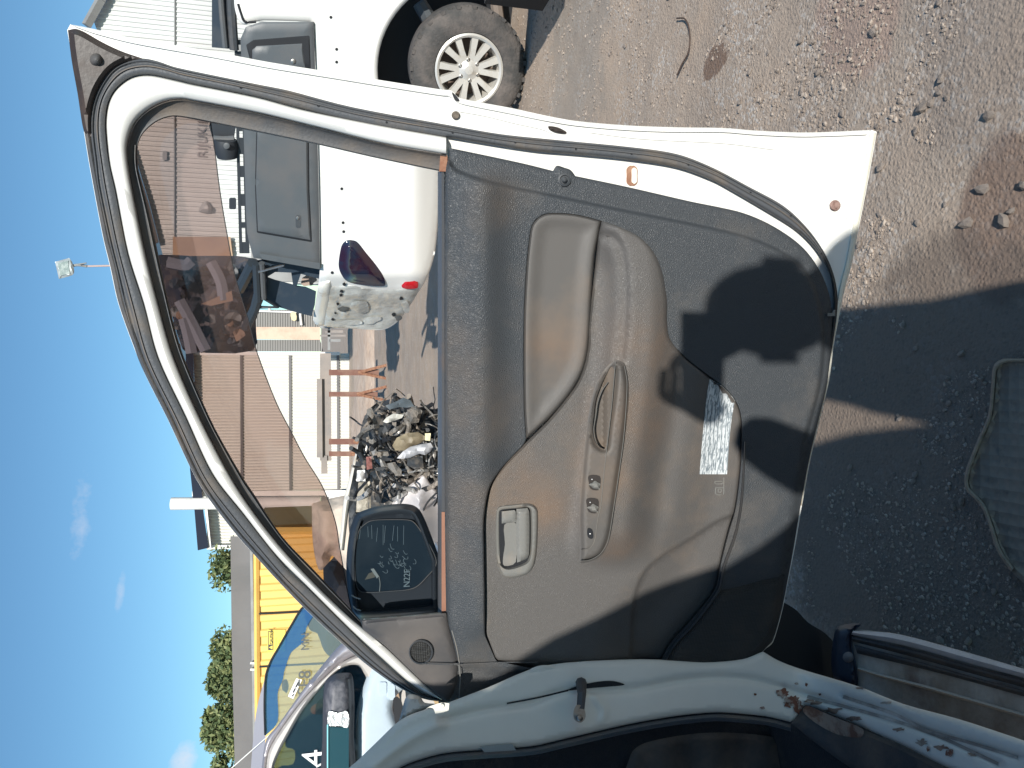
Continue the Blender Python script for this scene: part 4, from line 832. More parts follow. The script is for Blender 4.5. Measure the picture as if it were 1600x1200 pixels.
elR = sp_(1290, 455, -.24); haR = sp_(1125, 540, -.11); elL = sp_(1300, 752, -.26); haL = sp_(1100, 640, -.10)
neck = (shR + shL) / 2 + Vector((0, 0, .03)); neck.x = head.x * .6 + neck.x * .4
pel = Vector((.085, -.50, .88)); chest = Vector((.145, -.47, neck.z - .15)); waist = Vector((.10, -.49, 1.03))
nodes = [(pel, (.155, .12)), (waist, (.15, .11)), (chest, (.17, .12)), (neck, .06), (head - Vector((0, 0, .07)), .06),
         (shR, .065), (elR, .048), (haR - (haR - elR).normalized() * .05, .032), (shL, .065), (elL, .080), (haL - (haL - elL).normalized() * .06, .042),
         (Vector((.17, -.48, .80)), .10), (Vector((.18, -.45, .46)), .075), (Vector((.19, -.50, .08)), .05), (Vector((.20, -.34, .04)), .04),
         (Vector((.0, -.48, .80)), .10), (Vector((-.02, -.42, .46)), .075), (Vector((-.03, -.46, .08)), .05), (Vector((-.03, -.30, .04)), .04)]
bodyp = skin('body', nodes, [(0, 1), (1, 2), (2, 3), (3, 4), (2, 5), (5, 6), (6, 7), (2, 8), (8, 9), (9, 10), (0, 11), (11, 12), (12, 13), (13, 14), (0, 15), (15, 16), (16, 17), (17, 18)], m_cloth, person)
hd = MB(); hv = []
for i in range(13):
    for j in range(20):
        a = math.pi * i / 12; b_ = 2 * math.pi * j / 20; x = math.sin(a) * math.cos(b_); y = math.sin(a) * math.sin(b_); z = math.cos(a)
        fz = .125 * z; wx = .078 * (1 - .22 * max(0, -z) ** 1.5); wy = .097
        nose = .018 * math.exp(-((x / .16) ** 2 + ((z + .12) / .22) ** 2)) if y > 0 else 0
        hv.append(head + Vector((x * wx, y * wy + nose, fz)))
hf = [(i * 20 + j, i * 20 + (j + 1) % 20, (i + 1) * 20 + (j + 1) % 20, (i + 1) * 20 + j) for i in range(12) for j in range(20)]
hd.add(hv, hf)
for sx_ in (-1, 1): hd.box(head + Vector((sx_ * .08, 0, -.01)), (.015, .035, .06))
hd.build('head', m_skin, person, angle=60)
capv = MB().lathe([(.001, .137), (.05, .128), (.078, .09), (.090, .03), (.088, -.02)], head + Vector((0, -.012, 0)), (0, 0, 1), 20); capv.build('hair', m_hair, person, angle=60)
for nm, hp, el, sx_ in (('hand', haR, elR, 1), ('hand', haL, elL, -1)):
    d_ = (hp - el).normalized(); wr = hp - d_ * .05; nodes = [(wr, .026), (Vector((hp.x, min(hp.y, -.07), hp.z)), (.034, .016))]; ed = [(0, 1)]
    ph = Vector((.06, -.04, 1.39)); lat = (ph - hp).normalized()
    for k in range(4):
        b0 = hp + d_ * .05 + Vector((0, .0, .03 - .02 * k)); b0.y = min(b0.y, -.045); q1 = b0 + lat * .035; q1.y = min(q1.y, -.035); q2 = q1 + lat * (.022 - .003 * k); q2.y = min(q2.y, -.035)
        i0 = len(nodes); nodes += [(b0, .0095), (q1, .009), (q2, .0075)]; ed += [(1, i0), (i0, i0 + 1), (i0 + 1, i0 + 2)]
    i0 = len(nodes); tb = hp + Vector((-.0, -.03, .0)); nodes += [(tb, .012), (Vector((hp.x * .45, -.038, hp.z)), .009)]; ed += [(0, i0), (i0, i0 + 1)]
    skin('hand', nodes, ed, m_skin, person)
phn = MB().box((.066, -.018, 1.392), (.155, .009, .076)).build('phone', m_dark, None, smooth=False, origin=(.066, -.018, 1.392)); tag(phn, 'black phone held sideways in the photographer\'s hands', 'phone')

# ================================================================= PICKUP
pk = empty('pickup_truck', (1.6, 5.8, 0), 'white pickup with grey canopy, dusty wheel and crumpled rear corner', 'pickup')
T = Plane((2.27, 5.35, 0), (-.522, -.853, 0))
arc = [(735 - 145 * math.cos(a), 108 + 145 * math.sin(a)) for a in np.linspace(1.12, -1.25, 24)]
TB = cr([(368, -330, 1), (367, -60), (366, 5), (371, 28), (380, 38), (392, 36), (412, 32), (489, 34, 1), (493, 104), (497, 230), (499, 320), (500, 412), (499, 430), (494, 468), (489, 500, 1), (498, 508), (530, 512), (560, 514), (590, 516), (606, 513), (622, 502), (636, 484), (650, 462), (662, 444), (672, 422), (680, 392), (685, 340), (687, 300), (688, 262)], 4)
TBo = np.vstack([TB, np.array(arc), np.array([(712, -60), (705, -330)])])
def tbh(x, y, d):
    hh = .02 * ss(0, 8, d) - .16 * ss(640, 700, x) * (y > 150) - .55 * ss(432, 520, y) - .05 * ss(425, 445, y)
    hh += .03 * ss(455, 460, y) * (1 - ss(495, 502, y)) * ss(530, 540, x) * (1 - ss(560, 575, x))
    hh += .035 * np.where(y > 446, vnoise(x, y, 22, 5) + .3 * vnoise(x, y, 9, 6), 0)
    hh += .018 * np.exp(-((np.sqrt((x - 735) ** 2 + (y - 108) ** 2) - 150) / 6.) ** 2)
    return hh
tb = sheet('body_side', TBo, T, tbh, m_white, pk, step=6, thick=.06, rings=(3,), angle=180, feat=[(np.array([(735 - 150 * math.cos(a), 108 + 150 * math.sin(a)) for a in np.linspace(1.0, -.9, 60)]), (-10, -6, -3, 0, 3, 6, 10))])
cp = cr([(500, 446), (530, 444), (545, 441), (572, 447), (602, 449), (625, 448), (655, 447), (648, 466), (634, 486), (620, 502), (604, 513), (585, 515), (545, 513), (505, 508), (500, 480)], 4, True)
sheet('crumpled_corner', cp, T, lambda x, y, d: tbh(x, y, d) + .012 * ss(0, 3, d), m_crump, pk, step=4, thick=.02, angle=25)
sheet('bumper_remnant', cr([(500, 440, 1), (516, 436), (520, 444), (517, 470), (511, 500), (508, 508), (495, 508), (490, 500), (495, 460)], 3, True), T, lambda x, y, d: tbh(x, y, d) + .03 * ss(0, 5, d), m_whitejamb, pk, step=4, thick=.04)
for (x, y, r_) in ((538, 444, 2.6), (534, 455, 2.6), (533, 461, 2.4), (528, 475, 2), (524, 489, 1.6), (520, 499, 2.2), (627, 466, 3), (615, 492, 3.4)): sheet('bolt_hole', blob((x, y), r_, r_, 9), T, lambda px, py, d: tbh(px, py, d + 5) + .035, m_dark, pk, thick=.002)
sheet('torn_opening', blob((537, 483), 9, 4.5, 14, .15), T, lambda px, py, d: tbh(px, py, d + 5) + .04, mat('grey inner metal', (.12, .12, .11), .7), pk, thick=.003, step=4)
for c_, a, b_ in (((562, 478), 13, 10), ((545, 503), 20, 4), ((580, 500), 14, 6), ((634, 478), 6, 9), ((622, 497), 5, 5)):
    sheet('bent_panel', blob(c_, a, b_, 9, .35), T, lambda px, py, d: tbh(px, py, d + 5) + .045 + .012 * vnoise(px, py, 7, 8), m_crump if a != 5 else m_canopy, pk, thick=.006, step=4, angle=20)
for x, y in ((534, 295), (536, 348), (537, 362), (517, 27), (526, 77), (526, 97), (519, 426)): disc('fixing_hole', (x, y), 2.4, T, m_dark, pk, off=.021, n=10, prof=[(1, 0), (1, .002), (.01, .001)])
sheet('tail_light', cr([(533, 386), (538, 378), (546, 375), (558, 378), (572, 395), (586, 412), (597, 428), (602, 442), (600, 447), (572, 446), (543, 440), (532, 426), (529, 412)], 5, True), T, lambda x, y, d: .02 + .035 * ss(0, 12, d) - .05 * ss(425, 450, y), m_tail, pk, step=5, thick=.05, rings=(2, 5, 9))
sheet('side_reflector', cr([(630, 436), (636, 433), (648, 434), (652, 438), (652, 450), (629, 450)], 4, True), T, lambda x, y, d: -.055 + .02 * ss(0, 4, d), m_red, pk, step=4, thick=.03)
# dark wheel well, chassis
sheet('wheel_well', cr([(560, 20), (600, -60), (730, -120), (900, -120), (900, 30), (815, 80), (700, 190), (610, 170)], 4, True), T, -.62, m_dark, pk, step=60, thick=.02)
def TT(px, py, off=0): return T(px, py, off)
MB().tube([TT(772, -40, -.45), TT(776, 10, -.42), TT(784, 60, -.40)], [.045, .045, .04], 8).build('suspension_strut', mat('dusty suspension', (.20, .165, .14), .85), pk)
MB().tube([TT(655, 4, -.2), TT(668, 26, -.2), TT(676, 40, -.25)], [.05, .055, .05], 8).build('bump_stop', m_canopy, pk)
MB().tube([TT(815, -60, -.5), TT(823, 10, -.5), TT(822, 32, -.5)], .012, 6).build('brake_hose', m_steel, pk)
MB().tube([TT(745, 60, -.9), TT(745, 60, -2.2)], .05, 8).build('axle', m_dark, pk)
sheet('underbody', cr([(690, -120), (700, 0), (700, 300), (690, 430), (700, 480), (720, 440), (745, 300), (760, 0), (760, -120)], 3, True), T, -.75, m_dark, pk, step=60, thick=.2)
quadbox('shadow_block', [(2.25, 4.15), (3.6, 3.6), (3.6, 3.9), (2.25, 4.45)], .12, .48, m_dark, pk)  # unseen block added to shade the ground beside the wheel
# wheel
WC = T(733, 110, .03); wa = Vector((-.522, -.853, 0)).normalized()
def spin(px0): pass
tyre_c = WC - wa * .02
wheel = empty('wheel', tuple(WC), None, None); wheel.parent = pk; wheel.location = WC - L0['pickup_truck']; L0[wheel.name] = Vector(WC)
RT, RR = .415, .238
MB().lathe([(RR, -.02), (RR + .012, .012), (RR + .05, .022), (RR + .10, .018), (RT - .03, .004), (RT - .008, -.022), (RT, -.05), (RT, -.20), (RT - .03, -.245), (RR, -.25)], WC, wa, 64).build('tyre', m_tyre, wheel, angle=45)
tr = MB()
for k in range(46):
    a = 2 * math.pi * k / 46; xax = wa.cross(Vector((0, 0, 1))).normalized(); zax = Vector((0, 0, 1)); rd_ = xax * math.cos(a) + zax * math.sin(a)
    rot = Matrix((rd_, wa, rd_.cross(wa))).transposed()
    tr.box(WC + rd_ * (RT - .010) + wa * (-.03 if k % 2 else -.045), (.022, .055, .030), rot); tr.box(WC + rd_ * (RT - .009) + wa * -.13, (.016, .09, .034), rot)
tro = tr.build('tyre_tread', m_tyre, wheel, smooth=False); tro['kind'] = 'stuff'
MB().lathe([(RR + .004, -.03), (RR + .006, .008), (RR - .008, .014), (RR - .022, .004), (RR - .03, -.05), (RR - .04, -.12), (RR - .05, -.2)], WC, wa, 56).build('rim', m_rim, wheel, angle=40)
MB().lathe([(.001, -.16), (.20, -.16), (.2, -.165)], WC, wa, 32).build('brake_disc', mat('rusty brake disc', (.16, .12, .10), .6, .4), wheel)
xax = wa.cross(Vector((0, 0, 1))).normalized(); zax = Vector((0, 0, 1))
for k in range(6):
    for sgn in (-1, 1):
        a0 = 2 * math.pi * k / 6 + .35 + sgn * .15; a1 = 2 * math.pi * k / 6 + .35 + sgn * .24
        p0 = WC + (xax * math.cos(a0) + zax * math.sin(a0)) * .055 + wa * -.012; p1 = WC + (xax * math.cos(a1) + zax * math.sin(a1)) * (RR - .012) + wa * -.002
        dr = (p1 - p0).normalized(); sd = dr.cross(wa).normalized(); vs = []
        for (p, hw) in ((p0, .024), (p0 * .5 + p1 * .5 + wa * .004, .022), (p1, .028)):
            vs += [p - sd * hw - wa * .04, p - sd * hw * .85, p + sd * hw * .85, p + sd * hw - wa * .04]
        MB().add(vs, [(0, 1, 5, 4), (1, 2, 6, 5), (2, 3, 7, 6), (4, 5, 9, 8), (5, 6, 10, 9), (6, 7, 11, 10), (8, 9, 10, 11)]).build('spoke', m_rim, wheel, smooth=False)
    a = 2 * math.pi * (k + .5) / 6 + .35; q = WC + (xax * math.cos(a) + zax * math.sin(a)) * .070
    MB().lathe([(.015, -.03), (.014, -.006), (.006, -.002)], q, wa, 8).build('wheel_nut', m_steel, wheel, smooth=False)
MB().lathe([(.001, .006), (.028, .004), (.036, -.004), (.085, -.014), (.088, -.05)], WC, wa, 30).build('hub_cap', m_rim, wheel, angle=40)
# canopy
CN = cr([(376, 60, 1), (384, 42, 1), (408, 34, 1), (490, 34, 1), (494, 150), (498, 300), (500, 420, 1), (460, 414), (410, 405), (396, 403, 1), (386, 362), (382, 250), (378, 120)], 3, True)
can = sheet('canopy', CN, T, lambda x, y, d: .03 + .012 * ss(0, 5, d), m_canopy, pk, step=12, thick=.5, rings=(2, 5), angle=40)
def cpanel(name, q, o, mt_=m_canopy): return sheet(name, cr(q, 2, True), T, lambda x, y, d: o + .008 * ss(0, 2, d), mt_, pk, step=12, thick=.014, rings=(2,))
cpanel('hatch_seam', [(400, 205, 1), (483, 205, 1), (484, 300, 1), (488, 379, 1), (401, 364, 1), (398, 290, 1)], .0405, m_dark)
cpanel('side_hatch', [(402, 205, 1), (480, 205, 1), (481, 300, 1), (485, 375, 1), (403, 361, 1), (400, 290, 1)], .049)
cpanel('hatch_seam', [(384, 70, 1), (396, 62, 1), (484, 55, 1), (486, 108, 1), (392, 100, 1)], .0405, m_dark)
cpanel('front_hatch', [(394, 78, 1), (401, 72, 1), (472, 68, 1), (477, 106, 1), (394, 104, 1)], .049)
sheet('hatch_lock', rr(462, 336, 470, 356, 2), T, .060, m_blackfine, pk, thick=.01)
disc('lock_barrel', (465, 341), 2.8, T, m_steel, pk, off=.061, n=12)
sheet('canopy_lip', np.array([(405, 396), (500, 411), (500, 421), (410, 405)], float), T, .06, m_canopy, pk, thick=.04)
disc('hatch_lock', (458, 96), 4, T, m_steel, pk, off=.061, n=12)
# roof rack
for (a, b_) in ((366, 371), (376, 382)):
    sheet('rack_rail', np.array([(a, 60), (b_, 60), (b_ + 4, 250), (b_ + 8, 396), (a + 8, 396), (a + 4, 250)], float), T, -.05, mat('black rack', (.028, .033, .04), .5) if a == 366 else bpy.data.materials['black rack'], pk, thick=.05)
mrk = bpy.data.materials['black rack']
for (y0, y1) in ((62, 70), (80, 205), (215, 241), (259, 277), (303, 322), (347, 356), (378, 396)):
    s0 = (y0 - 60) / 336 * 8; sheet('rack_plate', np.array([(370 + s0, y0), (378 + s0, y0), (378 + s0 + .5, y1), (370 + s0 + .5, y1)], float), T, -.052, mrk, pk, thick=.03)
sheet('rack_bracket', cr([(330, 180), (366, 185), (366, 214), (364, 218), (332, 216)], 2, True), T, -.1, mrk, pk, thick=.08)
rod('rack_crossbar', ((334, 216), (350, 217), (366, 216)), .02, T, m_canopy, pk, off=-.06)
MB().tube([T(352, 218, -.05), T(353, 230, -.05), T(355, 246, -.05)], [.075, .085, .07], 16).build('work_light', mrk, pk)
disc('light_lens', (354, 228), 5, T, m_canopy, pk, off=.05, n=14)
sheet('rack_block', rr(358, 309, 369, 327, 2), T, -.03, mrk, pk, thick=.06)
# cab window and frame near the top of the frame
sheet('cab_window', cr([(331, -60, 1), (366, -60, 1), (366, 77, 1), (331, 74, 1)], 3, True), T, -.08, m_blue, pk, thick=.04, step=20)
rod('window_frame', ((360, -40), (362, 20), (366, 78)), .03, T, m_blackfine, pk, off=-.04)
rod('window_frame', ((343, -40), (347, 20), (352, 74)), .02, T, m_canopy, pk, off=-.04)
rod('door_seam', ((372, 6), (377, 22), (383, 34), (400, 34)), .008, T, m_dark, pk, off=.02)
# rear struts and hanging flap
mst = mat('dark steel strut', (.035, .045, .055), .45)
MB().tube([T(374, 452, -.5), T(395, 411, -.25)], .045, 8).build('strut', mst, pk)
MB().tube([T(400, 412, -.2), T(403, 470, -.3)], .030, 8).build('strut', mst, pk)
MB().tube([T(409, 411, -.2), T(412, 466, -.3)], .024, 8).build('strut', m_canopy, pk)
MB().tube([T(404, 460, -.3), T(399, 480, -.35), T(384, 512, -.45)], .040, 8).build('strut', mst, pk)
MB().tube([T(407, 463, -.3), T(434, 480, -.35), T(404, 480, -.35)], .014, 6).build('strut', mst, pk)
MB().tube([T(404, 425, -.15), T(444, 414, -.1)], .010, 6).build('gas_strut', m_steel, pk)
sheet('hanging_flap', np.array([(413, 431), (430, 437), (464, 446), (478, 448), (494, 455), (492, 476), (487, 494), (470, 490), (429, 478), (406, 464), (410, 445)], float), T, -.4, m_blue, pk, thick=.02, step=30)
sheet('hanging_flap', np.array([(398, 408), (420, 402), (500, 420), (500, 436), (470, 428), (464, 446), (458, 446), (455, 426), (430, 425), (412, 436), (398, 430)], float), T, -.35, m_blue, pk, thick=.02, step=30)
sheet('bent_liner', blob((482, 438), 12, 9, 12, .2), T, -.6, mat('tan liner', (.42, .33, .28), .8), pk, thick=.02, step=5)

# ================================================================= SHED BEHIND THE PICKUP
def wall(name, p0, p1, z0, ztop, period, amp, mt_, parent, flat=.5, sub=None):
    """ribbed cladding between two ground points; ztop(u) gives the height"""
    p0, p1 = Vector((*p0, 0)), Vector((*p1, 0)); L_ = (p1 - p0).length; u = (p1 - p0).normalized(); nn_ = Vector((u.y, -u.x, 0))
    if nn_.dot(CAMP - p0) < 0: nn_ = -nn_
    xs = []; k = 0
    while k * period < L_:
        for (f, a) in ((0, 0), (flat, 0), (flat + .12, 1), (.88, 1)):
            if (k + f) * period <= L_: xs.append(((k + f) * period, a * amp))
        k += 1
    v = []; f = []
    for (s_, a) in xs:
        q = p0 + u * s_ + nn_ * a; v += [(q.x, q.y, z0), (q.x, q.y, ztop(s_ / L_))]
    n = len(xs); f = [(2 * i, 2 * i + 2, 2 * i + 3, 2 * i + 1) for i in range(n - 1)]
    v += [(p0.x - nn_.x * .05, p0.y - nn_.y * .05, z0), (p1.x - nn_.x * .05, p1.y - nn_.y * .05, z0)]
    return link(name, v, f, mt_, parent, smooth=False)
SY = 13.0; SH = PY(SY)
shed = empty('metal_shed', (3.0, SY, 0), 'pale corrugated metal shed with grey gutter standing behind the pickup', 'shed')
A = SH(0, -120); Bp = SH(0, 440)
rl = [(-120, 215), (0, 165), (40, 143), (100, 166), (200, 196), (322, 234), (380, 249), (440, 265)]
def shtop(t_):
    y = -120 + (440 + 120) * t_; return SH(np.interp(y, [a for a, b_ in rl], [b_ for a, b_ in rl]), y).z
wall('cladding', (SH(300, -120).x, SY), (SH(300, 440).x, SY), 0, shtop, .076, .016, m_shed, shed)
for x in (273,): rod('lap_joint', ((x, -100), (x, 200), (x, 405)), .012, SH, m_gutter, shed, off=.03)
for i in range(4):
    (y0, x0), (y1, x1) = rl[i if i < 2 else i + 2][:2], rl[(i if i < 2 else i + 2) + 1][:2]
    q0, q1 = SH(x0 - 8, y0, .15), SH(x1 - 8, y1, .15); MB().tube([q0, q1], .07, 4).build('gutter', m_gutter, shed, smooth=False)
sheet('brown_panel', np.array([(270, 370), (360, 370), (364, 404), (270, 402)], float), SH, .12, mat('brown board', (.44, .30, .20), .8, var=(2, (.36, .24, .17), .4, .7)), shed, thick=.04, step=40)
sheet('wall_vent', cr([(312, 325), (321, 313), (330, 322), (329, 333), (311, 331)], 2, True), SH, lambda x, y, d: .05 + .14 * ss(0, 5, d), m_shed, shed, thick=.03, step=3)
sheet('wall_vent', rr(254, 236, 261, 250, 1), SH, .06, m_gutter, shed, thick=.05)
text('wall_lettering', 'RIJUKIH', .20, SH(323, 247, .035), m_faint, shed, depth=.003)
sheet('lower_wall_sheet', np.array([(372, 60), (420, 60), (700, 440), (395, 440)], float), SH, .05, m_gutter, shed, thick=.03, step=60)  # grey sheet laid over the lower wall

# wrecked vehicle stack seen through the deflector
wk = empty('scrap_stack', (1.6, 10, 0), 'dark heap of stacked wrecked bodywork behind the pickup canopy', 'scrap heap')
K = PY(10.0)
sheet('heap_core', cr([(236, 404), (300, 400), (400, 404), (420, 440), (400, 500), (395, 548), (300, 550), (285, 545), (262, 470)], 3, True), K, lambda x, y, d: -.3 + .35 * ss(0, 25, d) + .3 * vnoise(x, y, 17, 12), mat('blue black wreck', (.032, .040, .062), .6, var=(1.6, (.10, .085, .085), .45, .65), dust=(4, (.16, .12, .10), .55, .7)), wk, step=7, thick=.4, angle=15)
for i in range(34):
    x0, y0 = random.uniform(272, 392), random.uniform(412, 545)
    sheet('bent_panel', blob((x0, y0), random.uniform(4, 14), random.uniform(3, 9), 7, .4), K, lambda x, y, d, o=random.uniform(.1, .5): o + .1 * vnoise(x, y, 9, 3), [m_blue, m_canopy, mrk, mat('dull brown', (.25, .17, .13), .8) if i == 0 else bpy.data.materials.get('dull brown') or m_canopy, m_dark][random.choice((0, 0, 1, 2, 3, 4, 3))], wk, step=6, thick=.04, angle=20)
for q in (((281, 470), (300, 505), (322, 548)), ((288, 498), (296, 530), (300, 552)), ((262, 410), (290, 415), (300, 408)), ((330, 410), (345, 440), (350, 470))):
    rod('chassis_rail', q, .07, K, mat('grey blue rail', (.20, .21, .25), .6) if q[0][0] == 281 else bpy.data.materials['grey blue rail'], wk, off=.55, n=6)
sheet('bent_panel', np.array([(314, 475), (362, 454), (364, 470), (330, 478)], float), K, .6, bpy.data.materials['dull brown'], wk, thick=.03, step=20)

# ================================================================= FAR YARD: gate, white shed, bank, trestle
G1 = PY(33.0)
gt = empty('slatted_gate', (4.0, 33, 0), 'grey slatted yard gate with a beige pillar, beyond the pickup tail', 'gate')
m_slat = mat('grey slat', (.34, .33, .31), .6); m_gap = mat('gate backing', (.14, .13, .13), .8)
for (y0, y1) in ((484, 512), (531, 549)):
    sheet('gate_backing', np.array([(380, y0), (500, y0), (505, y1), (380, y1)], float), G1, -.2, m_gap, gt, thick=.05, step=80)
    sl_ = MB()
    for k in range(48):
        x = 380 + k * 2.6; a, b_ = G1(x, y0), G1(x, y1); sl_.box((a + b_) / 2, ((a - b_).length, .05, .036))
    o = sl_.build('slats', m_slat, gt, smooth=False); o['kind'] = 'stuff'
sheet('gate_pillar', np.array([(392, 511), (500, 511), (500, 531), (392, 530)], float), G1, .1, mat('beige render', (.62, .48, .37), .85, dust=(1, (.5, .33, .25), .5, .7)), gt, thick=.4, step=60)
rod('gate_rail', ((401, 486), (463, 488)), .04, G1, m_wtrim, gt, off=.2)
rod('gate_rail', ((421, 478), (421, 486)), .05, G1, m_wtrim, gt, off=.2)
sheet('meter_box', cr([(454, 488), (462, 489), (463, 500), (456, 500)], 2, True), G1, .3, mat('yellowed box', (.7, .6, .35), .6), gt, thick=.1)
rod('gate_post', ((469, 490), (471, 508)), .05, G1, m_wtrim, gt, off=.2)
pb = empty('pallet_bundle', (3.2, 31, 0), 'small dark stack of posts at the foot of the gate', 'posts')
G2 = PY(30.0)
for k, (y0, y1, x0, x1, mm) in enumerate(((508, 513, 500, 548, m_gutter), (516, 520, 508, 536, m_beam), (523, 526, 500, 540, m_beam), (530, 534, 515, 532, m_gutter), (512, 547, 512, 516, m_gutter))):
    sheet('post', np.array([(x0, y0), (x1, y0), (x1, y1), (x0, y1)], float), G2, 0, mm, pb, thick=.12, step=60)
ws = empty('white_shed', (-1.5, 40, 0), 'large white ribbed shed with a charcoal roof edge and white vent pipe', 'shed')
W = PY(40.0)
X0, X1 = W(420, 551).x, W(420, 857).x
def wtop(t_): return W(311 + 3 * t_, 551 + 306 * t_).z
XM = W(420, 768).x
wall('cladding', (X0, 40), (XM, 40), 0, lambda t_: W(302 + 8 * t_, 560).z, .15, .07, m_wshed, ws)
wall('cladding', (W(420, 790).x, 40.3), (X1, 40.3), 0, lambda t_: W(322, 700).z, .15, .07, m_wshed, ws)
for x in (377, 453, 528): sheet('wall_rail', np.array([(x - 2, 552), (x + 2, 552), (x + 3, 768), (x - 1, 768)], float), W, .12, m_fascia, ws, thick=.06, step=300)
sheet('corner_trim', np.array([(296, 549), (531, 550), (531, 555), (298, 555)], float), W, .14, m_wtrim, ws, thick=.1, step=300)
sheet('corner_trim', np.array([(300, 768), (545, 766), (545, 776), (300, 778)], float), W, .14, m_wtrim, ws, thick=.1, step=300)
sheet('corner_trim', np.array([(326, 852), (400, 851), (400, 858), (326, 858)], float), W, .14, m_wtrim, ws, thick=.1, step=300)
sheet('plinth', np.array([(515, 770), (560, 768), (560, 860), (505, 860)], float), W, .2, m_wtrim, ws, thick=.1, step=300)
sheet('roof_edge', np.array([(290, 549), (302, 549), (304, 640), (312, 735), (318, 800), (326, 856), (309, 860), (304, 800), (297, 735), (292, 640)], float), W, .6, m_droof, ws, thick=.4, step=300)
sheet('roof_edge', np.array([(318, 776), (322, 776), (330, 856), (326, 858)], float), W, .5, m_wtrim, ws, thick=.2, step=300)
MB().tube([W(500, 785, .5), W(267, 787, .5)], .30, 14).build('vent_pipe', m_wtrim, ws)
rod('downpipe', ((400, 795), (455, 797), (462, 812), (459, 825), (455, 832)), .12, W, m_fascia, ws, off=.3)
ct = empty('covered_stack', (-1.9, 11, 0), 'stack under a cream tarpaulin standing in front of the yellow container', 'covered stack')
sheet('tarpaulin', cr([(487, 787, 1), (515, 779), (548, 772, 1), (566, 800), (575, 850), (572, 905), (540, 900), (520, 868), (512, 884), (498, 890), (489, 850)], 3, True), PY(11), lambda x, y, d: .3 * ss(0, 20, d) + .08 * vnoise(x, y, 12, 4), mat('cream tarpaulin', (.62, .54, .46), .8, var=(3, (.5, .42, .35), .4, .7), bump=('n', 6, .03)), ct, step=6, thick=.5, angle=60)
sheet('dark_front_sheet', np.array([(505, 888), (522, 870), (545, 895), (570, 905), (590, 950), (575, 990), (520, 985), (506, 930)], float), PY(9.5), lambda x, y, d: .3 * ss(0, 20, d), m_blue, ct, step=10, thick=.4)  # separate dark blue sheet in front of the stack
# dirt bank
def heap(name, y0, y1, x0, x1, z, mt_, nx=60, ny=14, seed=3):
    v = []; f = []
    for j in range(ny):
        for i in range(nx):
            s_, t_ = i / (nx - 1), j / (ny - 1); x = x0 + (x1 - x0) * s_; y = y0 + (y1 - y0) * t_
            hh = z * math.sin(math.pi * min(1, t_ * 1.0)) ** .6 * min(1, 8 * s_, 8 * (1 - s_)) + .25 * float(vnoise(x, y, 1.1, seed)) * (0 < j < ny - 1)
            v.append((x, y, max(-.05, hh) if 0 < j < ny - 1 else -.1))
    f = [(j * nx + i, j * nx + i + 1, (j + 1) * nx + i + 1, (j + 1) * nx + i) for j in range(ny - 1) for i in range(nx - 1)]
    o = link(name, v, f, mt_, None, angle=180); return tag(o, 'low pale dirt bank along the back of the yard', kind='structure')
heap('dirt_bank', 21, 30, -7, 5.5, .38, m_bank)
# trestle
tsl = empty('steel_trestle', (-.4, 17.6, 0), 'weathered grey steel beam on rusty red legs, standing in the far yard', 'trestle')
Q = PY(17.6)
for (x0, x1, y0, y1, o_) in ((500, 517, 552, 720, 0), (495, 503, 592, 715, .12), (502, 511, 712, 740, .05)):
    sheet('beam', np.array([(x0, y0), (x1, y0), (x1 + 1, y1), (x0, y1)], float), Q, o_, m_beam, tsl, thick=.16, step=200)
for (y, x1, w_) in ((582, 592, 4.5), (616, 590, 3.8), (690, 585, 4.5), (709, 580, 3.8)):
    sheet('leg', np.array([(514, y - w_), (x1, y - w_), (x1, y + w_), (514, y + w_)], float), Q, .02, m_redsteel, tsl, thick=.12, step=200)
    MB().tube([Q(x1 - 32, y, .1), Q(x1 + 14, y - 12, .3)], .035, 6).tube([Q(x1 - 32, y, .1), Q(x1 + 14, y + 10, .1)], .035, 6).build('brace', m_rust, tsl)

# ================================================================= WRECKED SILVER CAR (engine bay exposed)
wc = empty('wrecked_car', (-.3, 5.2, 0), 'wrecked car with its engine bay torn open, silver wing and loose hoses', 'car wreck')
E = PY(5.0)
def mm_(nm, c_, r_=.6, **k): return bpy.data.materials.get(nm) or mat(nm, c_, r_, **k)
m_eng = mm_('engine grey', (.16, .155, .145), .6, dust=(9, (.30, .25, .2), .45, .7), bump=('n', 60, .01))
m_engd = mm_('engine dark', (.04, .045, .05), .55, dust=(9, (.15, .13, .11), .5, .7))
core = cr([(566, 660), (580, 636), (600, 626), (630, 622), (646, 632), (664, 646), (700, 636), (712, 700), (712, 860), (560, 860), (545, 790), (556, 720)], 3, True)
sheet('engine_bay', core, E, lambda x, y, d: -.45 + .25 * vnoise(x, y, 20, 21) + .05 * vnoise(x, y, 6, 22), m_engd, wc, step=5, thick=.3, angle=15)
def bit(name, q, o, mt_, bulge=.03, th=.012, st=5, nz_=.02): return sheet(name, np.array([p[:2] for p in q], float), E, lambda x, y, d: o + bulge * ss(0, 8, d) + nz_ * vnoise(x, y, 5, 31), mt_, wc, thick=th, step=st, angle=35)
bit('olive_cover', [(613, 696, 1), (620, 684), (635, 677), (653, 675), (670, 685), (660, 691), (646, 697), (633, 704), (616, 704)], .22, mm_('olive brown cover', (.20, .165, .11), .5, dust=(9, (.32, .27, .18), .45, .7)))
bit('torn_panel', [(620, 716), (630, 705), (641, 698), (658, 694), (673, 692), (677, 699), (672, 706), (664, 711), (655, 709), (641, 715), (628, 717)], .28, mm_('pale torn sheet', (.62, .62, .64), .4), .05)
bit('dark_duct', [(637, 716), (660, 712), (662, 730), (648, 733), (636, 727)], .24, m_engd)
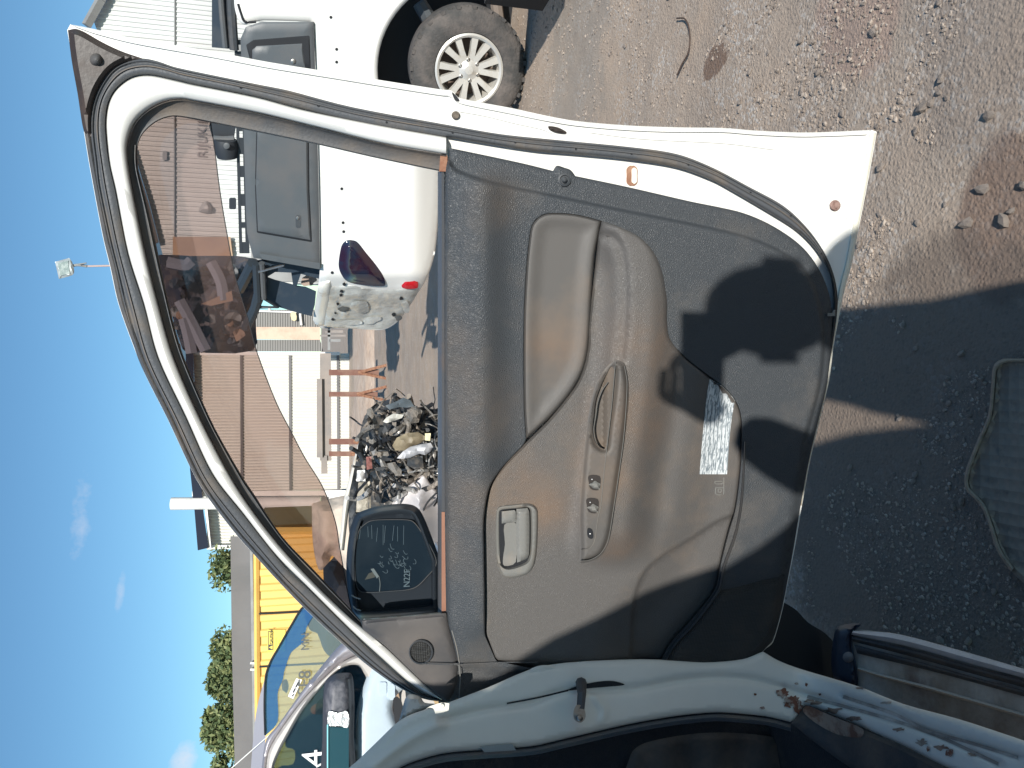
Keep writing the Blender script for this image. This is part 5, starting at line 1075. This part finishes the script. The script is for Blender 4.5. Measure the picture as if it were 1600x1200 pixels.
bit('lamp_shell', [(598, 659), (604, 652), (615, 646), (631, 648), (628, 653), (615, 658), (604, 661)], .2, mm_('cream plastic', (.52, .51, .46), .4))
bit('blue_cover', [(622, 626), (630, 621), (642, 626), (647, 635), (636, 637), (624, 636), (608, 640), (602, 634)], .2, mm_('blue grey cover', (.085, .105, .12), .5))
bit('grey_bracket', [(606, 724), (616, 722), (627, 734), (628, 744), (618, 742), (608, 732)], .26, m_eng)
bit('red_block', [(572, 714), (580, 713), (582, 732), (573, 734)], .24, mm_('faded red', (.24, .10, .085), .6))
bit('white_canister', [(558, 735), (570, 734), (571, 752), (557, 752)], .25, m_wtrim, .05)
bit('battery_tray', [(560, 754), (578, 752), (580, 800), (556, 800)], -.02, mm_('khaki tray', (.34, .31, .25), .7, var=(20, (.5, .46, .38), .5, .65)))
bit('yellow_tag', [(664, 677), (673, 677), (672, 689), (664, 688)], .32, mm_('cream tag', (.72, .66, .42), .6), .004)
bit('radiator_support', [(573, 640), (580, 636), (590, 660), (592, 700), (586, 722), (578, 700), (574, 670)], .02, m_eng)
bit('grey_casting', [(636, 640), (650, 634), (660, 642), (654, 660), (640, 662)], .22, m_eng, .06)
bit('bent_rail', [(584, 700), (596, 712), (606, 730), (600, 734), (588, 722), (580, 706)], .12, mm_('scratched aluminium', (.48, .47, .45), .4, metal=.5))
random.seed(21)
hm = [m_engd, m_eng, m_dark, mm_('dusty hose', (.26, .225, .19), .7), mm_('scratched aluminium', (.48, .47, .45), .4, metal=.5)]
for i in range(150):
    x0, y0 = random.uniform(576, 690), random.uniform(632, 775)
    if x0 + (y0 - 620) * .0 < 580 + max(0, (y0 - 700)) * -.2: continue
    a = random.uniform(0, 6.28); P = [(x0, y0)]
    for j in range(4): a += random.uniform(-.55, .55); P.append((P[-1][0] + 10 * math.cos(a), P[-1][1] + 10 * math.sin(a)))
    o0 = random.uniform(-.1, .22); MB().tube([E(x, y, o0 + .05 * math.sin(k_ * .6)) for k_, (x, y) in enumerate(cr(P, 3))], random.choice((.004, .006, .009, .015)), 6).build('hose', random.choice(hm), wc)
for i in range(46):
    x0, y0 = random.uniform(582, 688), random.uniform(640, 785)
    bit('bracket', [(*q, 1) for q in blob((x0, y0), random.uniform(3, 13), random.uniform(1.5, 6), 5, .5)[::2]], random.uniform(-.12, .18), random.choice(hm + [m_eng, m_eng]), .02, .01, 6)
sheet('front_wing', cr([(608, 792, 1), (620, 778), (632, 764), (648, 752), (662, 741), (672, 756), (690, 778), (700, 800), (700, 870, 1), (640, 870), (600, 830)], 4, True), E, lambda x, y, d: .10 + .30 * ss(0, 60, d) + .02 * ss(0, 3, d), mm_('lilac silver paint', (.72, .69, .70), .28, metal=.1, coat=.8), wc, step=5, thick=.02, rings=(1.5, 3))
rod('wing_seam', ((660, 800), (668, 785), (682, 770)), .006, E, m_dark, wc, off=.30)
P1 = cr([(578, 655), (572, 668), (560, 692), (547, 742), (537, 782), (532, 832), (528, 860)], 6); P2 = cr([(584, 662), (579, 675), (568, 700), (557, 745), (547, 785), (541, 832), (538, 860)], 6)
band('bonnet_edge', P1, P2, [(0, -.1), (.1, .02), (.5, .04), (.9, .02), (1, -.1)], PY(5.6), mm_('cream bonnet paint', (.74, .70, .62), .4, dust=(10, (.5, .42, .32), .55, .7)), wc, n=60)
rod('bonnet_stay', ((583, 668), (570, 710), (556, 760), (548, 820)), .010, PY(5.6), hm[4], wc, off=.1)

# ================================================================= SILVER CAR ON THE LEFT
sc = empty('silver_car', (-1.6, 3.3, 0), 'silver car with marker writing on its windscreen, parked beyond the open door', 'car')
C1 = Plane((-1.4, 3.0, 0), (.35, -1, 0)); C2 = Plane((-1.4, 3.12, 0), (-.1, -1, .25))
WS = cr([(552, 990, 1), (500, 940, 1), (475, 947), (455, 977), (435, 1012), (422, 1035), (415, 1057), (413, 1100), (414, 1150, 1), (435, 1132), (475, 1077), (500, 1045), (525, 1014)], 4, True)
sheet('windscreen', WS, C2, -.03, m_glassS, sc, step=40, thick=.004)
SB = cr([(500, 940, 1), (475, 947), (455, 977), (435, 1012), (422, 1035), (415, 1057), (413, 1100), (414, 1150, 1), (434, 1127), (434, 1083), (442, 1062), (444, 1050), (454, 1021), (466, 1010), (475, 1002), (479, 981), (490, 962), (505, 950)], 4, True)
sheet('sun_band', SB, C2, -.02, m_band, sc, step=30, thick=.002)
rod('windscreen_edge', ((500, 942), (475, 947), (455, 977), (435, 1012), (422, 1035), (415, 1057), (413, 1100), (414, 1148)), .004, C2, m_dark, sc, off=-.01)
sheet('roof', cr([(414, 1060, 1), (404, 1095), (398, 1130), (392, 1200), (388, 1280, 1), (415, 1280, 1), (412, 1200), (415, 1148), (412, 1100)], 3, True), C2, -.04, m_silver, sc, thick=.5, step=12)
sheet('a_pillar', cr([(560, 985, 1), (540, 1000), (525, 1014), (500, 1044), (475, 1076), (435, 1132), (416, 1156), (409, 1200), (404, 1260, 1), (414, 1260, 1), (415, 1200), (421, 1170), (440, 1138), (475, 1091), (525, 1041), (552, 1025), (580, 1018, 1)], 4, True), C1, lambda x, y, d: .02 + .03 * ss(0, 8, d), m_silver, sc, step=6, thick=.06, rings=(3, 6), angle=60)
sheet('door_frame', cr([(580, 1019, 1), (552, 1026), (525, 1042), (475, 1092), (440, 1139), (421, 1171), (416, 1200), (414, 1260, 1), (424, 1260, 1), (428, 1200), (437, 1175), (450, 1150), (475, 1107), (505, 1070), (525, 1050), (545, 1040), (560, 1041), (571, 1056), (578, 1070), (600, 1060), (600, 1030, 1)], 4, True), C1, lambda x, y, d: .02 + .02 * ss(0, 4, d), m_lsilver, sc, step=5, thick=.05, rings=(2, 4), angle=60)
sheet('pillar_core', cr([(548, 1000), (500, 1052), (470, 1092), (436, 1142), (420, 1170), (412, 1210), (408, 1260), (420, 1260), (428, 1190), (452, 1132), (480, 1092), (530, 1046), (575, 1030), (575, 1000)], 3, True), C1, -.01, m_silver, sc, step=12, thick=.05)
sheet('side_window', cr([(428, 1260, 1), (428, 1200), (437, 1175), (450, 1150), (475, 1107), (505, 1070), (525, 1050), (545, 1040), (560, 1041), (572, 1058), (562, 1090), (556, 1130), (556, 1260, 1)], 4, True), C1, -.01, m_sideglass, sc, step=30, thick=.004)
sheet('dark_interior_sheet', cr([(452, 1130), (472, 1098), (500, 1064), (522, 1044), (545, 1034), (572, 1044), (572, 1260), (430, 1260), (434, 1200), (458, 1194), (460, 1172), (446, 1166)], 3, True), C1, -.5, m_blue, sc, step=40, thick=.2)  # navy sheet stands in for the shaded cabin behind the window
sheet('orange_bag', blob((497, 1108), 12, 9, 8, .15), C1, -.4, m_orange, sc, thick=.05, step=8)
mh_ = cr([(507, 1070), (512, 1060), (524, 1053), (538, 1051), (548, 1052), (552, 1062), (554, 1100), (553, 1150), (553, 1230), (505, 1230), (504, 1150), (505, 1095)], 4, True)
wm = sheet('wing_mirror', mh_, C1, lambda x, y, d: .10 + .05 * ss(0, 14, d), mat('scuffed mirror back', (.055, .06, .075), .35, dust=(14, (.2, .2, .22), .5, .75)), sc, step=6, thick=.1, rings=(3, 7, 12), angle=60)
sheet('mirror_tape', cr([(514, 1112), (528, 1114), (543, 1112), (544, 1136), (530, 1134), (513, 1133)], 4, True), C1, .158, m_tape, wm, thick=.004, step=4)
sheet('mirror_glass', np.array([(511, 1136), (545, 1137), (545, 1225), (511, 1225)], float), C1, .157, m_teal, wm, thick=.004, step=20)
rod('mirror_line', ((512, 1132), (512, 1160), (512, 1210)), .003, C1, mat('cyan edge', (.25, .62, .68), .3), wm, off=.162)
bdp = cr([(579, 1040, 1), (572, 1060), (565, 1082), (557, 1125), (555, 1200), (555, 1290, 1), (640, 1290, 1), (640, 1180), (622, 1132), (614, 1110), (616, 1092), (628, 1078), (650, 1060), (600, 1030, 1)], 4, True)
dp = sheet('door_skin', bdp, C1, lambda x, y, d: .03 + .03 * ss(0, 10, d), m_bluewhite, sc, step=7, thick=.05, rings=(4, 8), angle=60)
sheet('fuel_flap', rr(592, 1066, 604, 1085, 2), C1, .066, m_bluewhite, sc, thick=.006, step=10)
sheet('panel_pressing', rr(606, 1068, 617, 1094, 4), C1, .064, m_bluewhite, sc, thick=.008, step=10)
sheet('dark_gap', cr([(614, 1094), (620, 1088), (628, 1098), (628, 1125), (620, 1136), (616, 1120)], 3, True), C1, .075, m_dark, sc, thick=.01)
sheet('front_wing', cr([(600, 1030), (640, 1060), (680, 1100), (640, 1130), (626, 1110), (622, 1080), (600, 1060)], 3, True), C1, -.05, m_lsilver, sc, thick=.03, step=20)
sheet('price_sticker', np.array([(463, 1060), (472, 1062), (458, 1092), (450, 1088)], float), C2, -.005, m_whiteink, sc, thick=.001)
ax_ = Vector((1, .0, 0)); 
for q in (((466, 1066), (462, 1074)), ((461, 1076), (458, 1082)), ((459, 1085), (456, 1088))): rod('sticker_print', q, .003, C2, m_ink, sc, n=4, off=.0)
text('marker_writing', 'OSE8', .075, C2(482, 1108, 0), mat('grey marker', (.10, .11, .11), .7), sc, rx=Vector((.98, 0, -.06)).normalized(), up=Vector((.06, 0, .98)).normalized())
text('marker_writing', 'MN', .05, C2(483, 1016, 0), bpy.data.materials['grey marker'], sc)
text('marker_writing', '4', .12, C1(507, 1196, .0), m_whiteink, sc, rx=Vector((.94, .33, 0)).normalized())
rod('marker_stroke', ((494, 1198), (509, 1190)), .004, C1, m_whiteink, sc, off=.0)
MB().tube([C2(436, 1135, .05), C2(362, 1200, .05), C2(330, 1230, .05)], .0022, 5).build('aerial', m_wtrim, sc)
sheet('dashboard_top', cr([(476, 955), (500, 952), (540, 985), (548, 1002), (520, 1026), (506, 1016), (496, 990), (484, 984)], 3, True), C2, -.15, m_blue, sc, thick=.1, step=12)
sheet('sun_visor', blob((446, 1072), 5, 10, 10, .2), C2, -.2, m_blue, sc, thick=.03)
# boxy lower body so that it stands on the ground
quadbox('lower_body', [(-3.6, 3.6), (-1.0, 3.5), (-.95, 4.6), (-3.6, 4.8)], .25, .75, m_silver, sc)
for x_ in (-3.0, -1.4): MB().lathe([(.001, .02), (.2, .02), (.22, 0), (.31, 0), (.32, -.2), (.01, -.2)], (x_, 3.5, .32), (0, -1, 0), 24).build('wheel', m_tyre, sc)

# ================================================================= YELLOW CONTAINER, LOW BUILDING, TREES, HOUSE LIGHT
yc = empty('shipping_container', (-5.5, 15.3, 0), 'yellow corrugated shipping container with a black and yellow warning sign', 'container')
Cy = Plane((-4, 15.3, 0), (.12, -1, 0))
q0, q1 = Cy(402, 832), Cy(402, 1290)
wall('side_panel', (q0.x, q0.y), (q1.x, q1.y), .15, lambda t_: q0.z, .28, .03, m_yellow, yc, flat=.42)
for x in (402,): rod('top_rail', ((400, 828), (402, 1060), (404, 1290)), .05, Cy, m_yellow, yc, off=.05, n=4)
rod('corner_post', ((402, 830), (600, 828)), .07, Cy, m_yellow, yc, off=.03, n=4)
MB().box(((q0.x + q1.x) / 2 + .1, q0.y + 1.6, q0.z / 2 + .1), (abs(q0.x - q1.x) - .1, 2.3, q0.z - .1)).build('body', m_yellow, yc, smooth=False)
rod('door_gap', ((403, 959), (430, 958), (520, 953)), .018, Cy, m_dark, yc, off=.045)
rod('door_gap', ((403, 1042), (440, 1040), (520, 1036)), .018, Cy, m_dark, yc, off=.045)
sgn = sheet('warning_sign', np.array([(418, 984), (446, 984), (446, 1018), (418, 1018)], float), Cy, .06, mat('sign yellow', (.85, .66, .10), .5), yc, thick=.01, step=20)
sheet('sign_border', np.array([(419, 986), (427, 986), (427, 1016), (419, 1016)], float), Cy, .066, m_ink, sgn, thick=.004, step=20)
sheet('sign_field', np.array([(420.2, 987.2), (425.8, 987.2), (425.8, 1007), (420.2, 1007)], float), Cy, .07, bpy.data.materials['sign yellow'], sgn, thick=.003, step=20)
sheet('warning_triangle', np.array([(420.3, 1011.5), (425.8, 1008.4), (425.8, 1015)], float), Cy, .07, bpy.data.materials['sign yellow'], sgn, thick=.003)
text('sign_text', 'CAUTION', .062, Cy(425.3, 1006.5, .078), m_ink, sgn, bold=.001)
for k, s_ in enumerate(('-- --- -----', '---- -----', '-- -----')): text('sign_text', s_, .055, Cy(431.5 + 5 * k, 1014, .075), m_ink, sgn)
lb_ = empty('low_building', (-8, 20, 0), 'long low building with a grey fascia above the yellow container', 'building')
B = Plane((-5, 20, 0), (.06, -1, 0))
fs = sheet('fascia', np.array([(360, 838), (392, 838), (400, 1330), (370, 1330), (362, 1000)], float), B, .1, m_fascia, lb_, thick=.3, step=60)
sheet('gutter', np.array([(390, 836), (394, 836), (403, 1330), (398, 1330)], float), B, .3, m_gutter, lb_, thick=.15, step=200)
sheet('white_beam', np.array([(394, 834), (404, 834), (413, 1330), (403, 1330)], float), B, .2, m_wtrim, lb_, thick=.2, step=200)
sheet('wall', np.array([(404, 836), (520, 836), (520, 1330), (412, 1330)], float), B, -.3, m_wshed, lb_, thick=.3, step=200)
for y in (1036, 1046): rod('bracket', ((391, y), (407, y)), .03, B, m_wtrim, lb_, off=.4)
# trees
def tree(px, py0, py1, xt, Y, label, seed, n=2300):
    rg = np.random.default_rng(seed); P = PY(Y); pc = (py0 + py1) / 2; base = P(400, pc); base.z = 0
    tr_ = empty('tree', tuple(base), label, 'tree', 'trees behind the low building')
    zt = P(xt, pc).z; wx = abs(P(380, py0).x - P(380, py1).x) / 2
    MB().tube([base, base + Vector((.2, 0, zt * .35)), base + Vector((-.1, .2, zt * .7))], [.28, .2, .1], 8).build('trunk', m_bark, tr_)
    for k in range(3):
        a = k * 2.1 + .4; s0 = base + Vector((.1, 0, zt * .4)); MB().tube([s0, s0 + Vector((math.cos(a) * wx * .5, math.sin(a) * .8, zt * .35))], [.12, .04], 6).build('branch', m_bark, tr_)
    # clumps
    cl = []
    for k in range(26):
        a, r_ = rg.uniform(0, 6.28), rg.uniform(0, 1) ** .5; z = rg.uniform(.42, 1); ww = math.sqrt(max(.05, 1 - ((z - .62) / .42) ** 2))
        cl.append((base.x + math.cos(a) * r_ * wx * ww, base.y + math.sin(a) * r_ * wx * ww, z * zt, rg.uniform(.35, .8)))
    for q in range(3):
        V_ = []; F_ = []
        for _ in range(n):
            cx_, cy_, cz_, cr_ = cl[rg.integers(0, len(cl))]; d_ = rg.normal(size=3); d_ /= np.linalg.norm(d_); r_ = cr_ * rg.uniform(.5, 1.08)
            c_ = np.array((cx_, cy_, cz_)) + d_ * r_ * np.array((1, 1, .75)); c_[2] = min(c_[2], zt + .3)
            a_, b2 = rg.normal(size=3), rg.normal(size=3); a_ /= np.linalg.norm(a_); b2 -= a_ * (a_ @ b2); b2 /= np.linalg.norm(b2); s_ = rg.uniform(.07, .16)
            i0 = len(V_); V_ += [c_ - a_ * s_, c_ - b2 * s_ * .45, c_ + a_ * s_, c_ + b2 * s_ * .45]; F_.append((i0, i0 + 1, i0 + 2, i0 + 3))
        o = link('crown' if q == 0 else 'foliage', V_, F_, m_leaf[q], tr_, smooth=False)
        o['kind'] = 'stuff'
tree(0, 846, 914, 330, 34, 'small bushy tree right beside the white shed, above the grey fascia', 1, 1500)
tree(0, 985, 1040, 340, 33, 'pointed green tree on the right of the cluster above the fascia', 2)
tree(0, 1018, 1088, 317, 36, 'tallest dark green tree in the middle of the cluster above the fascia', 3)
tree(0, 1085, 1165, 326, 33, 'olive green tree left of the tallest one above the fascia', 4)
tree(0, 1150, 1240, 343, 34, 'leftmost tree, cut by the picture edge, above the fascia', 5)
# floodlight on a pole
fl = empty('floodlight', (2.9, 18.5, 0), 'small floodlight on a thin pole against the blue sky', 'floodlight')
Fp = PY(18.5)
MB().tube([Fp(137, 416), Fp(220, 414), Fp(420, 410)], .022, 8).build('pole', mat('pinkish pole', (.45, .36, .34), .6), fl)
sheet('lamp_case', cr([(86, 409, 1), (108, 403, 1), (113, 410), (116, 424), (113, 430), (92, 436, 1)], 3, True), Fp, lambda x, y, d: .05 + .04 * ss(0, 3, d), mat('weathered alloy case', (.38, .42, .43), .4, .3), fl, thick=.16, step=4)
sheet('lamp_glass', cr([(90, 411, 1), (106, 407, 1), (109, 427, 1), (94, 431, 1)], 2, True), Fp, .105, mat('lamp glass', (.20, .26, .25), .15, var=(9, (.36, .42, .40), .45, .6)), fl, thick=.01)
rod('bracket', ((114, 415), (122, 414), (136, 416)), .03, Fp, m_gutter, fl)
rod('bracket', ((122, 413), (135, 411)), .015, Fp, m_gutter, fl, off=.1)
print('objects', len(bpy.data.objects))
